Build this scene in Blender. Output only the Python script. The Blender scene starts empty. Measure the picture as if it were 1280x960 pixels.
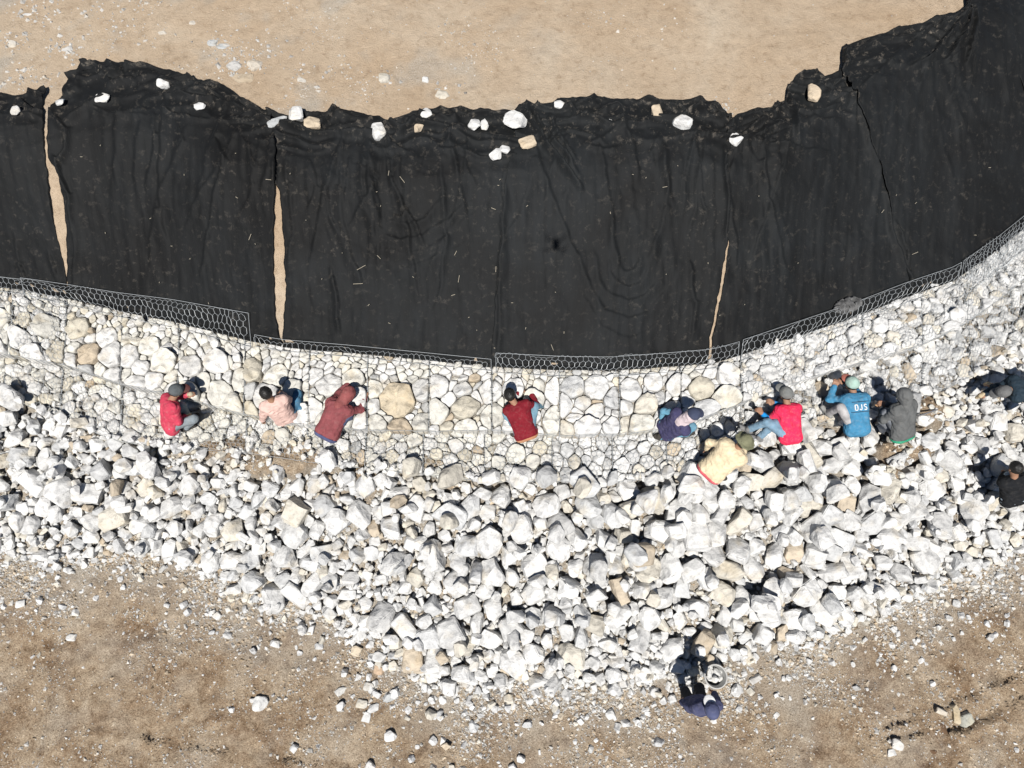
import bpy, bmesh, math, random
import numpy as np
from mathutils import Matrix, Vector

R = math.radians
rng = np.random.default_rng(11)
random.seed(11)
sc = bpy.context.scene
COL = sc.collection

# ---------------------------------------------------------------- camera, sky, sun, exposure
TILT = R(19.0)
CAM_Z = 12.1
FPX = 865.0                                   # focal length in pixels of a 1280 px wide picture
cam_d = bpy.data.cameras.new("camera")
cam_d.sensor_width = 36.0
cam_d.lens = 36.0 * FPX / 1280.0
cam_d.clip_start = 0.1
cam_d.clip_end = 3000.0
cam = bpy.data.objects.new("camera", cam_d)
cam.location = (0, 0, CAM_Z)
cam.rotation_euler = (TILT, 0, 0)
COL.objects.link(cam)
sc.camera = cam

def ray(px, py):
    x, y, z = (px - 640.0) / FPX, -(py - 480.0) / FPX, -1.0
    c, s = math.cos(TILT), math.sin(TILT)
    return np.array([x, y * c - z * s, y * s + z * c])

def at(px, py, z):
    d = ray(px, py)
    t = (z - CAM_Z) / d[2]
    return np.array([d[0] * t, d[1] * t, z])

SUN_DIR = ray(694, 309)                       # the aircraft's own shadow marks the antisolar point
SUN_DIR = SUN_DIR / np.linalg.norm(SUN_DIR)
world = bpy.data.worlds.new("World")
sc.world = world
world.use_nodes = True
wn = world.node_tree
sky = wn.nodes.new("ShaderNodeTexSky")
sky.sky_type = 'NISHITA'
sky.sun_disc = False
sky.altitude = 2400.0
sky.sun_elevation = math.asin(-SUN_DIR[2])
sky.sun_rotation = math.atan2(-SUN_DIR[0], -SUN_DIR[1])
bg = wn.nodes["Background"]
bg.inputs["Strength"].default_value = 0.05
wn.links.new(sky.outputs[0], bg.inputs["Color"])
sun_d = bpy.data.lights.new("sun", 'SUN')
sun_d.energy = 5.0
sun_d.angle = R(0.5)
sun_d.color = (1.0, 0.965, 0.91)
sun = bpy.data.objects.new("sun", sun_d)
sun.rotation_euler = Vector(SUN_DIR.tolist()).to_track_quat('-Z', 'Y').to_euler()
sun.location = (0, -20, 40)
COL.objects.link(sun)
sc.view_settings.view_transform = 'Standard'
sc.view_settings.look = 'None'
sc.view_settings.gamma = 1.0
sc.view_settings.exposure = 0.30
sc.view_settings.use_curve_mapping = False
sc.cycles.max_bounces = 3
sc.cycles.diffuse_bounces = 1
sc.cycles.glossy_bounces = 2

# ---------------------------------------------------------------- helpers
def tag(o, label=None, cat=None, group=None, kind=None):
    if label: o["label"] = label
    if cat: o["category"] = cat
    if group: o["group"] = group
    if kind: o["kind"] = kind
    return o

def mesh_np(name, V, F, mat=None, smooth=True, colors=None):
    """V (n,3), F (m,3) or (m,4) int array"""
    V = np.asarray(V, dtype=np.float32); F = np.asarray(F, dtype=np.int32)
    me = bpy.data.meshes.new(name)
    k = F.shape[1]
    me.vertices.add(len(V)); me.vertices.foreach_set("co", V.ravel())
    me.loops.add(F.size); me.loops.foreach_set("vertex_index", F.ravel())
    me.polygons.add(len(F))
    me.polygons.foreach_set("loop_start", np.arange(0, F.size, k, dtype=np.int32))
    try:
        me.polygons.foreach_set("loop_total", np.full(len(F), k, dtype=np.int32))
    except Exception:
        pass
    me.update(calc_edges=True)
    me.polygons.foreach_set("use_smooth", np.full(len(F), smooth))
    if colors is not None:
        a = me.color_attributes.new("tint", 'FLOAT_COLOR', 'POINT')
        c = np.ones((len(V), 4), dtype=np.float32); c[:, :colors.shape[1]] = colors
        a.data.foreach_set("color", c.ravel())
    if mat: me.materials.append(mat)
    me.validate()
    return me

def link(name, me, parent=None, loc=None):
    o = bpy.data.objects.new(name, me)
    COL.objects.link(o)
    if parent is not None: o.parent = parent
    if loc is not None: o.location = loc
    return o

def empty(name, loc=(0, 0, 0)):
    o = bpy.data.objects.new(name, None)
    o.empty_display_size = 0.1
    o.location = loc
    COL.objects.link(o)
    return o

_P = np.random.default_rng(5).permutation(256).astype(np.int32)
_P = np.concatenate([_P, _P])
_G3 = np.random.default_rng(6).normal(size=(256, 3)); _G3 = (_G3 / np.linalg.norm(_G3, axis=1, keepdims=True)).astype(np.float32)
_ga = np.random.default_rng(7).uniform(0, 2 * np.pi, 256); _G2 = np.stack([np.cos(_ga), np.sin(_ga)], 1).astype(np.float32)
def noise3(x, y, z=0.0, seed=0):
    x = np.asarray(x, np.float32); y = np.asarray(y, np.float32)
    flat = np.ndim(z) == 0
    fl = lambda v: np.floor(v).astype(np.int32)
    fade = lambda t: t * t * t * (t * (t * 6 - 15) + 10)
    ix, iy = fl(x), fl(y); fx, fy = x - ix, y - iy; u, v = fade(fx), fade(fy)
    ix = (ix + seed) & 255
    if flat:
        iy = (iy + int(float(z) * 31)) & 255
        def g(dx, dy):
            G = _G2[_P[(_P[(ix + dx) & 255] + iy + dy) & 255]]
            return G[..., 0] * (fx - dx) + G[..., 1] * (fy - dy)
        a = g(0, 0); a = a + (g(1, 0) - a) * u
        b = g(0, 1); b = b + (g(1, 1) - b) * u
        return 1.5 * (a + (b - a) * v)
    z = np.asarray(z, np.float32); iz = fl(z); fz = z - iz; w = fade(fz); iy = iy & 255; iz = iz & 255
    def g3(dx, dy, dz):
        G = _G3[_P[(_P[(_P[(ix + dx) & 255] + iy + dy) & 255] + iz + dz) & 255]]
        return G[..., 0] * (fx - dx) + G[..., 1] * (fy - dy) + G[..., 2] * (fz - dz)
    L = lambda a, b, t: a + (b - a) * t
    return 1.6 * L(L(L(g3(0,0,0), g3(1,0,0), u), L(g3(0,1,0), g3(1,1,0), u), v),
                   L(L(g3(0,0,1), g3(1,0,1), u), L(g3(0,1,1), g3(1,1,1), u), v), w)
def fbm(x, y, z=0.0, oct=4, seed=0):
    s, a = 0.0, 1.0
    for i in range(oct):
        s = s + a * noise3(np.asarray(x) * 2**i, np.asarray(y) * 2**i, np.asarray(z) * 2**i, seed + i * 7)
        a *= 0.5
    return s
def sstep(a, b, x):
    t = np.clip((x - a) / (b - a), 0, 1)
    return t * t * (3 - 2 * t)

# ---------------------------------------------------------------- materials
def mat_new(name, rough=0.9, spec=0.25):
    m = bpy.data.materials.new(name); m.use_nodes = True
    nt = m.node_tree; b = nt.nodes["Principled BSDF"]
    b.inputs["Roughness"].default_value = rough
    b.inputs["Specular IOR Level"].default_value = spec
    return m, nt, b
def N(nt, t, **kw):
    n = nt.nodes.new(t)
    for k, v in kw.items():
        if k.startswith("i_"): n.inputs[k[2:].replace("_", " ")].default_value = v
        else: setattr(n, k, v)
    return n
def noise_n(nt, vec, scale, detail=4.0, rough=0.6, dist=0.0):
    n = N(nt, "ShaderNodeTexNoise", i_Scale=scale, i_Detail=detail, i_Roughness=rough, i_Distortion=dist)
    nt.links.new(vec, n.inputs["Vector"]); return n.outputs["Fac"]
def ramp(nt, fac, stops):
    r = N(nt, "ShaderNodeValToRGB"); nt.links.new(fac, r.inputs["Fac"])
    e = r.color_ramp.elements
    while len(e) < len(stops): e.new(0.5)
    for i, (p, c) in enumerate(stops):
        e[i].position = p; e[i].color = (*c, 1) if len(c) == 3 else c
    return r.outputs["Color"]
def mix(nt, a, b, fac, mode='MIX'):
    m = N(nt, "ShaderNodeMix", data_type='RGBA', blend_type=mode)
    for s, v in ((m.inputs[6], a), (m.inputs[7], b), (m.inputs[0], fac)):
        if hasattr(v, "links"): nt.links.new(v, s)
        elif isinstance(v, (tuple, list)): s.default_value = (*v, 1) if len(v) == 3 else v
        else: s.default_value = v
    return m.outputs[2]
def bump(nt, b, height, strength, dist, prev=None):
    n = N(nt, "ShaderNodeBump", i_Strength=strength, i_Distance=dist)
    nt.links.new(height, n.inputs["Height"])
    if prev is not None: nt.links.new(prev, n.inputs["Normal"])
    nt.links.new(n.outputs["Normal"], b.inputs["Normal"])
    return n.outputs["Normal"]

def rock_material(name, use_attr):
    m, nt, b = mat_new(name, 0.88, 0.2)
    if use_attr:
        base = N(nt, "ShaderNodeVertexColor", layer_name="tint").outputs["Color"]
    else:
        base = N(nt, "ShaderNodeObjectInfo").outputs["Color"]
    geo = N(nt, "ShaderNodeNewGeometry")
    pos = geo.outputs["Position"]
    n1 = noise_n(nt, pos, 7.0, 4, 0.65, 0.4)
    c = mix(nt, base, ramp(nt, n1, [(0.3, (0.66, 0.66, 0.66)), (0.46, (0.95, 0.95, 0.95)), (0.68, (1.10, 1.10, 1.09))]), 1.0, 'MULTIPLY')
    n2 = noise_n(nt, pos, 3.1, 2, 0.6, 0.0)
    c = mix(nt, c, ramp(nt, n2, [(0.55, (1, 1, 1)), (0.72, (0.94, 0.86, 0.73))]), 0.7, 'MULTIPLY')
    n3 = noise_n(nt, pos, 38.0, 3, 0.7)
    c = mix(nt, c, ramp(nt, n3, [(0.30, (0.72, 0.71, 0.70)), (0.45, (1, 1, 1))]), 0.7, 'MULTIPLY')
    nt.links.new(c, b.inputs["Base Color"])
    wv = N(nt, "ShaderNodeVectorMath", operation='MULTIPLY_ADD'); nz = N(nt, "ShaderNodeTexNoise", i_Scale=6.0, i_Detail=3.0)
    nt.links.new(pos, nz.inputs["Vector"]); nt.links.new(nz.outputs["Color"], wv.inputs[0]); wv.inputs[1].default_value = (0.12,) * 3; nt.links.new(pos, wv.inputs[2])
    vo = N(nt, "ShaderNodeTexVoronoi", i_Scale=8.0); nt.links.new(wv.outputs[0], vo.inputs["Vector"])
    p = bump(nt, b, vo.outputs["Distance"], 0.45, 0.05)
    p = bump(nt, b, n1, 0.6, 0.035, p)
    bump(nt, b, n3, 0.6, 0.010, p)
    return m
M_ROCK = rock_material("limestone", False)
M_RUBBLE = rock_material("limestone_rubble", True)

def ground_material():
    m, nt, b = mat_new("soil", 0.95, 0.12)
    pos = N(nt, "ShaderNodeNewGeometry").outputs["Position"]
    zone = N(nt, "ShaderNodeVertexColor", layer_name="tint")
    sep = N(nt, "ShaderNodeSeparateColor"); nt.links.new(zone.outputs["Color"], sep.inputs[0])
    # sand of the upper terrace
    s1 = noise_n(nt, pos, 0.55, 6, 0.6, 0.5); s2 = noise_n(nt, pos, 6.0, 6, 0.7, 0.3); s3 = noise_n(nt, pos, 60.0, 3, 0.7)
    sand = ramp(nt, s1, [(0.3, (0.42, 0.315, 0.215)), (0.5, (0.465, 0.365, 0.263)), (0.7, (0.51, 0.425, 0.325))])
    sand = mix(nt, sand, ramp(nt, s2, [(0.30, (0.66, 0.61, 0.56)), (0.46, (0.98, 0.98, 0.98)), (0.70, (1.12, 1.12, 1.12))]), 0.75, 'MULTIPLY')
    sand = mix(nt, sand, ramp(nt, s3, [(0.25, (0.75, 0.73, 0.7)), (0.5, (1, 1, 1))]), 0.6, 'MULTIPLY')
    # worked brown dirt of the lower ground
    d1 = noise_n(nt, pos, 1.3, 9, 0.80, 0.3); d2 = noise_n(nt, pos, 5.5, 7, 0.80, 0.3); d3 = noise_n(nt, pos, 45.0, 4, 0.75); d4 = noise_n(nt, pos, 2.1, 8, 0.8)
    dirt = ramp(nt, d1, [(0.34, (0.135, 0.082, 0.045)), (0.44, (0.255, 0.182, 0.118)), (0.53, (0.335, 0.258, 0.178)), (0.66, (0.40, 0.322, 0.235))])
    dirt = mix(nt, dirt, ramp(nt, d2, [(0.34, (0.38, 0.30, 0.23)), (0.45, (0.92, 0.90, 0.88)), (0.56, (1.06, 1.06, 1.06)), (0.68, (1.5, 1.56, 1.62))]), 0.95, 'MULTIPLY')
    dirt = mix(nt, dirt, (0.33, 0.295, 0.245), ramp(nt, d4, [(0.55, (0, 0, 0)), (0.68, (0.5, 0.5, 0.5))]))
    dirt = mix(nt, dirt, ramp(nt, d3, [(0.33, (0.32, 0.28, 0.25)), (0.47, (0.95, 0.95, 0.95)), (0.56, (1.1, 1.1, 1.1)), (0.68, (1.7, 1.75, 1.8))]), 0.85, 'MULTIPLY')
    c = mix(nt, sand, dirt, sep.outputs["Red"])
    # pale stone dust ground into the soil round the pile
    c = mix(nt, c, mix(nt, (0.25, 0.215, 0.165), (0.46, 0.44, 0.40), ramp(nt, d3, [(0.35, (0, 0, 0)), (0.6, (1, 1, 1))])), sep.outputs["Green"])
    nt.links.new(c, b.inputs["Base Color"])
    p = bump(nt, b, d2, 0.8, 0.06)
    bump(nt, b, d3, 0.8, 0.022, p)
    return m
M_SOIL = ground_material()

def fabric_material(name, tone):
    m, nt, b = mat_new(name, 0.72, 0.22)
    pos = N(nt, "ShaderNodeNewGeometry").outputs["Position"]
    mp = N(nt, "ShaderNodeMapping"); nt.links.new(pos, mp.inputs["Vector"]); mp.inputs["Scale"].default_value = (5.0, 0.7, 0.7)
    n1 = noise_n(nt, pos, 1.1, 6, 0.65, 0.5); n2 = noise_n(nt, pos, 9.0, 6, 0.75, 0.3); n3 = noise_n(nt, mp.outputs[0], 1.6, 4, 0.6); n4 = noise_n(nt, pos, 42.0, 4, 0.8)
    edge = N(nt, "ShaderNodeVertexColor", layer_name="tint"); sep = N(nt, "ShaderNodeSeparateColor"); nt.links.new(edge.outputs["Color"], sep.inputs[0])
    a = tuple(tone * t for t in (0.0020, 0.0021, 0.0022)); c2 = tuple(tone * t for t in (0.0058, 0.0068, 0.0075))
    c = ramp(nt, noise_n(nt, pos, 0.5, 5, 0.6, 0.8), [(0.36, a), (0.64, c2)])  # broad teal-tinted variation: the fabric's bluish sheen painted into its base colour
    c = mix(nt, c, ramp(nt, n3, [(0.35, (0.8, 0.8, 0.8)), (0.65, (1.25, 1.27, 1.3))]), 0.8, 'MULTIPLY')
    dust = N(nt, "ShaderNodeMath", operation='MULTIPLY'); nt.links.new(ramp(nt, n2, [(0.55, (0, 0, 0)), (0.80, (1, 1, 1))]), dust.inputs[0])
    dd = N(nt, "ShaderNodeMath", operation='MULTIPLY_ADD'); nt.links.new(sep.outputs["Red"], dd.inputs[0]); dd.inputs[1].default_value = 0.75; dd.inputs[2].default_value = 0.15
    nt.links.new(dd.outputs[0], dust.inputs[1])
    c = mix(nt, c, (0.22, 0.19, 0.155), dust.outputs[0])
    spk = N(nt, "ShaderNodeMath", operation='MULTIPLY'); nt.links.new(ramp(nt, n4, [(0.70, (0, 0, 0)), (0.78, (1, 1, 1))]), spk.inputs[0]); nt.links.new(ramp(nt, n1, [(0.45, (0, 0, 0)), (0.6, (0.7, 0.7, 0.7))]), spk.inputs[1])
    c = mix(nt, c, (0.30, 0.28, 0.24), spk.outputs[0])
    nt.links.new(c, b.inputs["Base Color"])
    b.inputs["Sheen Weight"].default_value = 0.03
    b.inputs["Sheen Roughness"].default_value = 0.5
    p = bump(nt, b, n3, 0.30, 0.03)
    bump(nt, b, n2, 0.25, 0.02, p)
    return m

def cloth_material(name, col, var=0.18, rough=0.9):
    m, nt, b = mat_new(name, rough, 0.15)
    pos = N(nt, "ShaderNodeTexCoord").outputs["Object"]
    n1 = noise_n(nt, pos, 9.0, 4, 0.6); n2 = noise_n(nt, pos, 90.0, 2, 0.6)
    c = mix(nt, col, ramp(nt, n1, [(0.3, (1 - var,) * 3), (0.7, (1 + var,) * 3)]), 1.0, 'MULTIPLY')
    nd = noise_n(nt, pos, 16.0, 6, 0.75)
    c = mix(nt, c, (0.42, 0.38, 0.33), ramp(nt, nd, [(0.50, (0, 0, 0)), (0.72, ((0.05, 0.05, 0.05) if sum(col) < 0.2 else (0.10, 0.10, 0.10) if sum(col) < 0.45 else (0.25, 0.25, 0.25)))]))
    nt.links.new(c, b.inputs["Base Color"])
    p = bump(nt, b, n1, 0.6, 0.03); p = bump(nt, b, nd, 0.35, 0.012, p); bump(nt, b, n2, 0.2, 0.004, p)
    return m
def plain_material(name, col, rough=0.6, metal=0.0, spec=0.4, var=0.12, scale=25.0):
    m, nt, b = mat_new(name, rough, spec)
    b.inputs["Metallic"].default_value = metal
    pos = N(nt, "ShaderNodeTexCoord").outputs["Object"]
    n1 = noise_n(nt, pos, scale, 4, 0.65)
    c = mix(nt, col, ramp(nt, n1, [(0.3, (1 - var,) * 3), (0.7, (1 + var,) * 3)]), 1.0, 'MULTIPLY')
    nt.links.new(c, b.inputs["Base Color"])
    return m
M_WIRE = plain_material("galvanised_wire", (0.36, 0.38, 0.39), 0.5, 0.3, 0.5)

# ---------------------------------------------------------------- layout curves, measured once and set on their own levels
Z_PLAT, Z_TOE, Z_ROW, Z_TIER = 3.0, 1.42, 1.36, 1.06
def curve(pts, z):
    p = np.array([at(x, y, z)[:2] for x, y in pts])
    return p[np.argsort(p[:, 0])]
K0p = [(-200,318),(-80,340),(0,352),(35,356),(90,368),(150,382),(220,396),(315,420),(355,427),(440,434),(520,442),(620,452),(700,456),(760,457),(830,452),(890,447),(925,437),(1000,412),(1060,392),(1130,365),(1190,345),(1240,310),(1280,278),(1340,230),(1420,150),(1500,60)]
K2p = [(-200,420),(-80,432),(0,442),(80,456),(150,480),(230,497),(310,520),(400,535),(500,540),(620,538),(700,545),(780,543),(850,535),(930,503),(1025,468),(1094,448),(1176,424),(1230,390),(1280,350),(1340,300),(1420,225),(1500,140)]
K3p = [(-200,455),(-80,470),(0,492),(80,528),(150,552),(230,562),(310,566),(400,580),(500,590),(620,603),(700,602),(780,603),(870,592),(930,560),(1000,535),(1094,515),(1184,490),(1240,455),(1280,420),(1340,372),(1420,300),(1500,215)]
K4p = [(-200,660),(-80,675),(0,690),(60,712),(130,692),(180,690),(250,715),(300,745),(400,770),(460,790),(520,840),(570,868),(650,855),(760,862),(850,845),(920,820),(1000,800),(1090,775),(1150,745),(1200,715),(1280,690),(1350,660),(1450,620)]
KCp = [(-200,185),(0,175),(110,150),(200,155),(340,205),(480,212),(640,200),(860,190),(914,200),(980,182),(1050,140),(1120,105),(1207,70),(1280,40),(1420,-20),(1550,-90)]
C0, C2, C3, C4, CC = curve(K0p, Z_TOE), curve(K2p, Z_ROW), curve(K3p, Z_TIER), curve(K4p, 0.05), curve(KCp, Z_PLAT)
def Yc(c, X): return np.interp(X, c[:, 0], c[:, 1])

# soil heaped on the lower tier: (px, py, radius x, radius y in m, level)
SOIL = [(285,558,0.55,0.22,1.08),(345,578,0.75,0.26,1.03),(375,560,0.35,0.16,1.10),(458,592,0.32,0.24,1.05),(1168,508,0.30,0.36,1.10),(1135,560,0.50,0.26,1.02),(1110,590,0.35,0.22,0.92)]
SOILW = [(at(a, b, e)[:2], c * 0.85, d * 0.8, e) for a, b, c, d, e in SOIL]
def soil_mask(X, Y):
    if np.ndim(X) == 0: return soil_mask(np.array([X]), np.array([Y]))[0]
    X = np.asarray(X, float); Y = np.asarray(Y, float)
    m = np.zeros(X.shape); d = np.full(X.shape, 9.0)
    for p, rx, ry, z in SOILW:
        d = np.minimum(d, np.sqrt(((X - p[0]) / rx) ** 2 + ((Y - p[1]) / ry) ** 2))
    s_ = d < 1.6
    if s_.any():
        dd = d[s_] + 0.6 * fbm(X[s_] * 3.5, Y[s_] * 3.5, 0, 4, 3)
        m[s_] = 1 - sstep(0.7, 1.15, dd)
    return m

def terrain(X, Y, rough=True):
    if np.ndim(X) == 0: return terrain(np.array([X]), np.array([Y]), rough)[0]
    X = np.asarray(X, float); Y = np.asarray(Y, float)
    yc, y0, y2, y3, y4 = [Yc(c, X) for c in (CC, C0, C2, C3, C4)]
    def slope(Yv):
        t = np.clip((Yv - y0) / (yc - y0), 0, 1)
        return Z_TOE + (Z_PLAT - Z_TOE) * t
    zs = (slope(Y - 0.35) + 2 * slope(Y - 0.15) + 2 * slope(Y + 0.15) + slope(Y + 0.35)) / 6 if rough is not None else slope(Y)
    z = zs
    z = np.where(Y < y0, Z_ROW - 0.075, z)
    z = np.where(Y < y2 + 0.06, Z_TIER - 0.075, z)
    z = np.where(Y < y3 + 0.06, Z_TIER - 0.34, z)
    t = np.clip((Y - y4) / (y3 - y4), 0, 1)
    pile = 0.74 * (1 - (1 - t) ** 1.25) + 0.05 * fbm(X * 0.8, Y * 0.8, 0, 2, 21) * t
    z = np.array(np.where(Y < y3, pile, z))
    if rough:
        low = 1 - sstep(-0.1, 0.6, Y - y4)
        low2 = np.where(Y < y3, 1.0, 0.0)
        far = 1 - sstep(14, 30, np.hypot(X, Y))
        z = z + low2 * far * (0.035 * fbm(X * 0.9, Y * 0.9, 0, 3, 9) + 0.016 * fbm(X * 5, Y * 5, 0, 3, 31))
        z = z + sstep(0.9, 1.6, Y - yc) * far * (0.03 * fbm(X * 0.5, Y * 0.5, 0, 2, 13) + 0.006 * fbm(X * 5, Y * 5, 0, 3, 15))
        for pts, dep, w in RUTS:                      # wheel ruts: a low step along a line
            dmin = np.full(X.shape, 9.0); side = np.zeros(X.shape)
            for a, b in zip(pts[:-1], pts[1:]):
                ab = b - a; L2 = ab @ ab
                tt = np.clip(((X - a[0]) * ab[0] + (Y - a[1]) * ab[1]) / L2, 0, 1)
                dx, dy = X - a[0] - tt * ab[0], Y - a[1] - tt * ab[1]
                d = np.hypot(dx, dy)
                s = np.sign(ab[0] * dy - ab[1] * dx)
                side = np.where(d < dmin, s, side); dmin = np.minimum(d, dmin)
            q = dmin < 3 * w
            if not q.any(): continue
            x_, y_ = X[q], Y[q]
            sd = (dmin * side)[q] + 0.05 * fbm(x_ * 3, y_ * 3, 0, 2, 44)
            z = np.array(z); z[q] = z[q] - dep * np.exp(-(dmin[q] / w) ** 2) * np.tanh(sd / 0.02) * np.clip(0.45 + 1.3 * fbm(x_ * 2.2, y_ * 2.2, 0, 2, 46), 0, 1.2)
    m = soil_mask(X, Y)
    lev = np.zeros(X.shape)
    for p, rx, ry, zz in SOILW:
        d = np.sqrt(((X - p[0]) / rx) ** 2 + ((Y - p[1]) / ry) ** 2)
        lev = np.maximum(lev, zz + 0.03 - 0.14 * d ** 2)
    lev = lev + 0.025 * fbm(X * 9, Y * 9, 0, 3, 8)
    z = np.where(m > 0.02, np.maximum(z, z + (lev - z) * sstep(0, 0.6, m)), z)
    return z
def W2(pts, z=0.0): return [at(x, y, z)[:2] for x, y in pts]
RUTS = [(W2([(1120,905),(1165,890),(1200,880),(1245,856),(1300,830)]), 0.05, 0.20),
        (W2([(1080,935),(1130,922),(1150,916)]), 0.05, 0.16),
        (W2([(1190,915),(1240,895),(1265,880),(1300,860)]), 0.07, 0.22),
        (W2([(180,922),(260,936),(350,950),(430,960)]), 0.035, 0.20)]

# ---------------------------------------------------------------- ground: one sheet to the horizon
def axis(lo, hi, step, far):
    core = np.arange(lo, hi + 1e-6, step)
    ext = []; d = step; p = 0
    while p < far:
        d *= 1.35; p += d; ext.append(p)
    ext = np.array(ext)
    return np.concatenate([lo - ext[::-1], core, hi + ext])
gx = axis(-10.6, 10.6, 0.045, 900.0); gy = axis(-3.0, 14.5, 0.045, 900.0)
GX, GY = np.meshgrid(gx, gy)
GZ = terrain(GX, GY)
y0g, y3g, y4g, ycg = [Yc(c, GX) for c in (C0, C3, C4, CC)]
redm = 1 - sstep(-0.05, 0.05, GY - y0g)
redm = np.where(GY > y0g, 0, 1.0)
near = np.exp(-np.clip(y4g - GY, 0, None) / 0.6) * np.where(GY < y3g, 1, 1)
grn = np.where(GY < y3g, np.clip(0.75 * near + 0.30 * fbm(GX * 1.2, GY * 1.2, 0, 5, 61), 0, 0.8), 0.8)
grn = np.where(GY > y0g, np.clip(1.1 * fbm(GX * 1.1 + 3, GY * 1.1, 0, 4, 71) - 0.22, 0, 0.6) * sstep(3.0, -3.5, GX) * (GY > ycg), grn)
grn = grn * (1 - 0.9 * soil_mask(GX, GY))
cols = np.stack([redm.ravel(), grn.ravel(), np.zeros(GX.size)], 1)
nx, ny = len(gx), len(gy)
idx = np.arange(nx * ny).reshape(ny, nx)
quads = np.stack([idx[:-1, :-1].ravel(), idx[:-1, 1:].ravel(), idx[1:, 1:].ravel(), idx[1:, :-1].ravel()], 1)
g = link("ground", mesh_np("ground", np.stack([GX.ravel(), GY.ravel(), GZ.ravel()], 1), quads, M_SOIL, True, cols))
tag(g, "sandy terrace, cut bank and trampled brown dirt", "ground", kind="structure")

# ---------------------------------------------------------------- black geotextile sheets
def resample(P, n):
    P = np.asarray(P, float)
    d = np.concatenate([[0], np.cumsum(np.linalg.norm(np.diff(P, axis=0), axis=1))])
    t = np.linspace(0, d[-1], n)
    return np.stack([np.interp(t, d, P[:, i]) for i in range(P.shape[1])], 1)
def bank_z(x, y):
    y0, yc = float(np.interp(x, C0[:, 0], C0[:, 1])), float(np.interp(x, CC[:, 0], CC[:, 1]))
    f = lambda v: Z_TOE + (Z_PLAT - Z_TOE) * min(1.0, max(0.0, (v - y0) / (yc - y0)))
    return (f(y - 0.35) + 2 * f(y - 0.15) + 2 * f(y + 0.15) + f(y + 0.35)) / 6
def on_ground(px, py):
    """point where the sight line meets the bank or terrace"""
    d = ray(px, py); lo, hi = (CAM_Z - 3.3) / -d[2], (CAM_Z - 0.0) / -d[2]
    for _ in range(26):
        m = (lo + hi) / 2
        p = np.array([0, 0, CAM_Z]) + d * m
        if p[2] > bank_z(p[0], p[1]): lo = m
        else: hi = m
    return p
def bank_pts(pts): return np.array([on_ground(x, y)[:2] for x, y in pts])
def bottom_between(xa, xb):
    xs = [xa] + [p[0] for p in K0p if min(xa, xb) < p[0] < max(xa, xb)] + [xb]
    kx = [p[0] for p in K0p]; ky = [p[1] for p in K0p]
    return [(x, float(np.interp(x, kx, ky))) for x in xs]

CREASES = [  # (polyline px, height m, width m)
    ([(92,370),(95,300),(88,245),(76,203),(83,190),(83,165),(66,138)], 0.035, 0.035), ([(82,152),(115,135),(140,122)], 0.04, 0.04),
    ([(108,90),(95,112),(82,122)], 0.04, 0.04), ([(150,105),(200,100),(260,118),(330,150)], 0.03, 0.05), ([(215,120),(270,128),(335,152)], 0.03, 0.03),
    ([(330,150),(400,170),(475,168),(540,155),(600,148),(650,150)], 0.05, 0.035), ([(400,150),(420,143),(465,152),(480,160)], 0.04, 0.04),
    ([(480,160),(495,165),(530,152)], 0.04, 0.03), ([(652,136),(672,165),(700,205),(725,235)], 0.06, 0.03), ([(660,134),(685,170),(720,215)], 0.05, 0.025),
    ([(700,128),(730,150),(790,155),(850,150),(880,135)], 0.04, 0.035), ([(690,150),(700,175),(718,200)], 0.04, 0.025), ([(745,152),(765,160),(810,158)], 0.03, 0.03),
    ([(850,150),(885,140),(914,158)], 0.045, 0.035), ([(905,160),(925,150),(960,145),(985,130)], 0.045, 0.04), ([(983,115),(992,140),(997,180)], 0.045, 0.025),
    ([(925,170),(950,155),(975,160)], 0.03, 0.03), ([(1000,100),(1040,110),(1052,105)], 0.04, 0.04), ([(1207,14),(1185,45),(1160,75),(1140,85)], 0.05, 0.03),
    ([(1210,15),(1200,50),(1180,75)], 0.045, 0.025), ([(1215,10),(1212,50),(1205,80)], 0.04, 0.025), ([(1052,62),(1051,95)], 0.04, 0.035),
    ([(1107,245),(1113,290),(1125,325),(1138,355)], 0.04, 0.03), ([(1120,280),(1132,320),(1137,352)], 0.04, 0.02), ([(1055,110),(1083,165),(1100,220)], 0.03, 0.025),
    ([(478,296),(500,304),(530,298),(562,276),(585,255)], 0.012, 0.05), ([(470,312),(505,320),(545,310),(580,280),(600,262)], 0.011, 0.06), ([(490,276),(510,284),(530,276),(548,258)], 0.014, 0.04), ([(465,330),(510,338),(555,322),(590,295)], 0.009, 0.06), ([(494,268),(504,274),(512,266)], 0.018, 0.035),
    ([(769,322),(771,332),(777,339),(785,342),(793,339),(798,332),(801,322)], 0.014, 0.045),
    ([(757,322),(760,341),(771,354),(785,360),(799,354),(809,341),(813,322)], 0.013, 0.045),
    ([(743,322),(748,351),(764,371),(785,380),(806,371),(821,351),(827,322)], 0.012, 0.045),
    ([(730,322),(737,362),(757,390),(785,402),(812,390),(832,362),(840,322)], 0.010, 0.045),
    ([(719,322),(728,374),(752,411),(785,426),(818,411),(841,374),(851,322)], 0.008, 0.045),
    ([(417,338),(422,370),(425,415)], 0.03, 0.025), ([(345,205),(346,230)], 0.04, 0.02), ([(630,215),(628,290),(622,380),(620,450)], 0.02, 0.03),
    ([(862,330),(868,380),(862,430)], 0.02, 0.03), ([(20,300),(27,330),(32,350)], 0.03, 0.03), ([(65,320),(72,345)], 0.03, 0.025),
    ([(905,190),(905,225),(911,250),(908,305)], 0.025, 0.02), ([(25,125),(45,140),(56,138)], 0.035, 0.03)]
_cr = np.random.default_rng(40)
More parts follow.
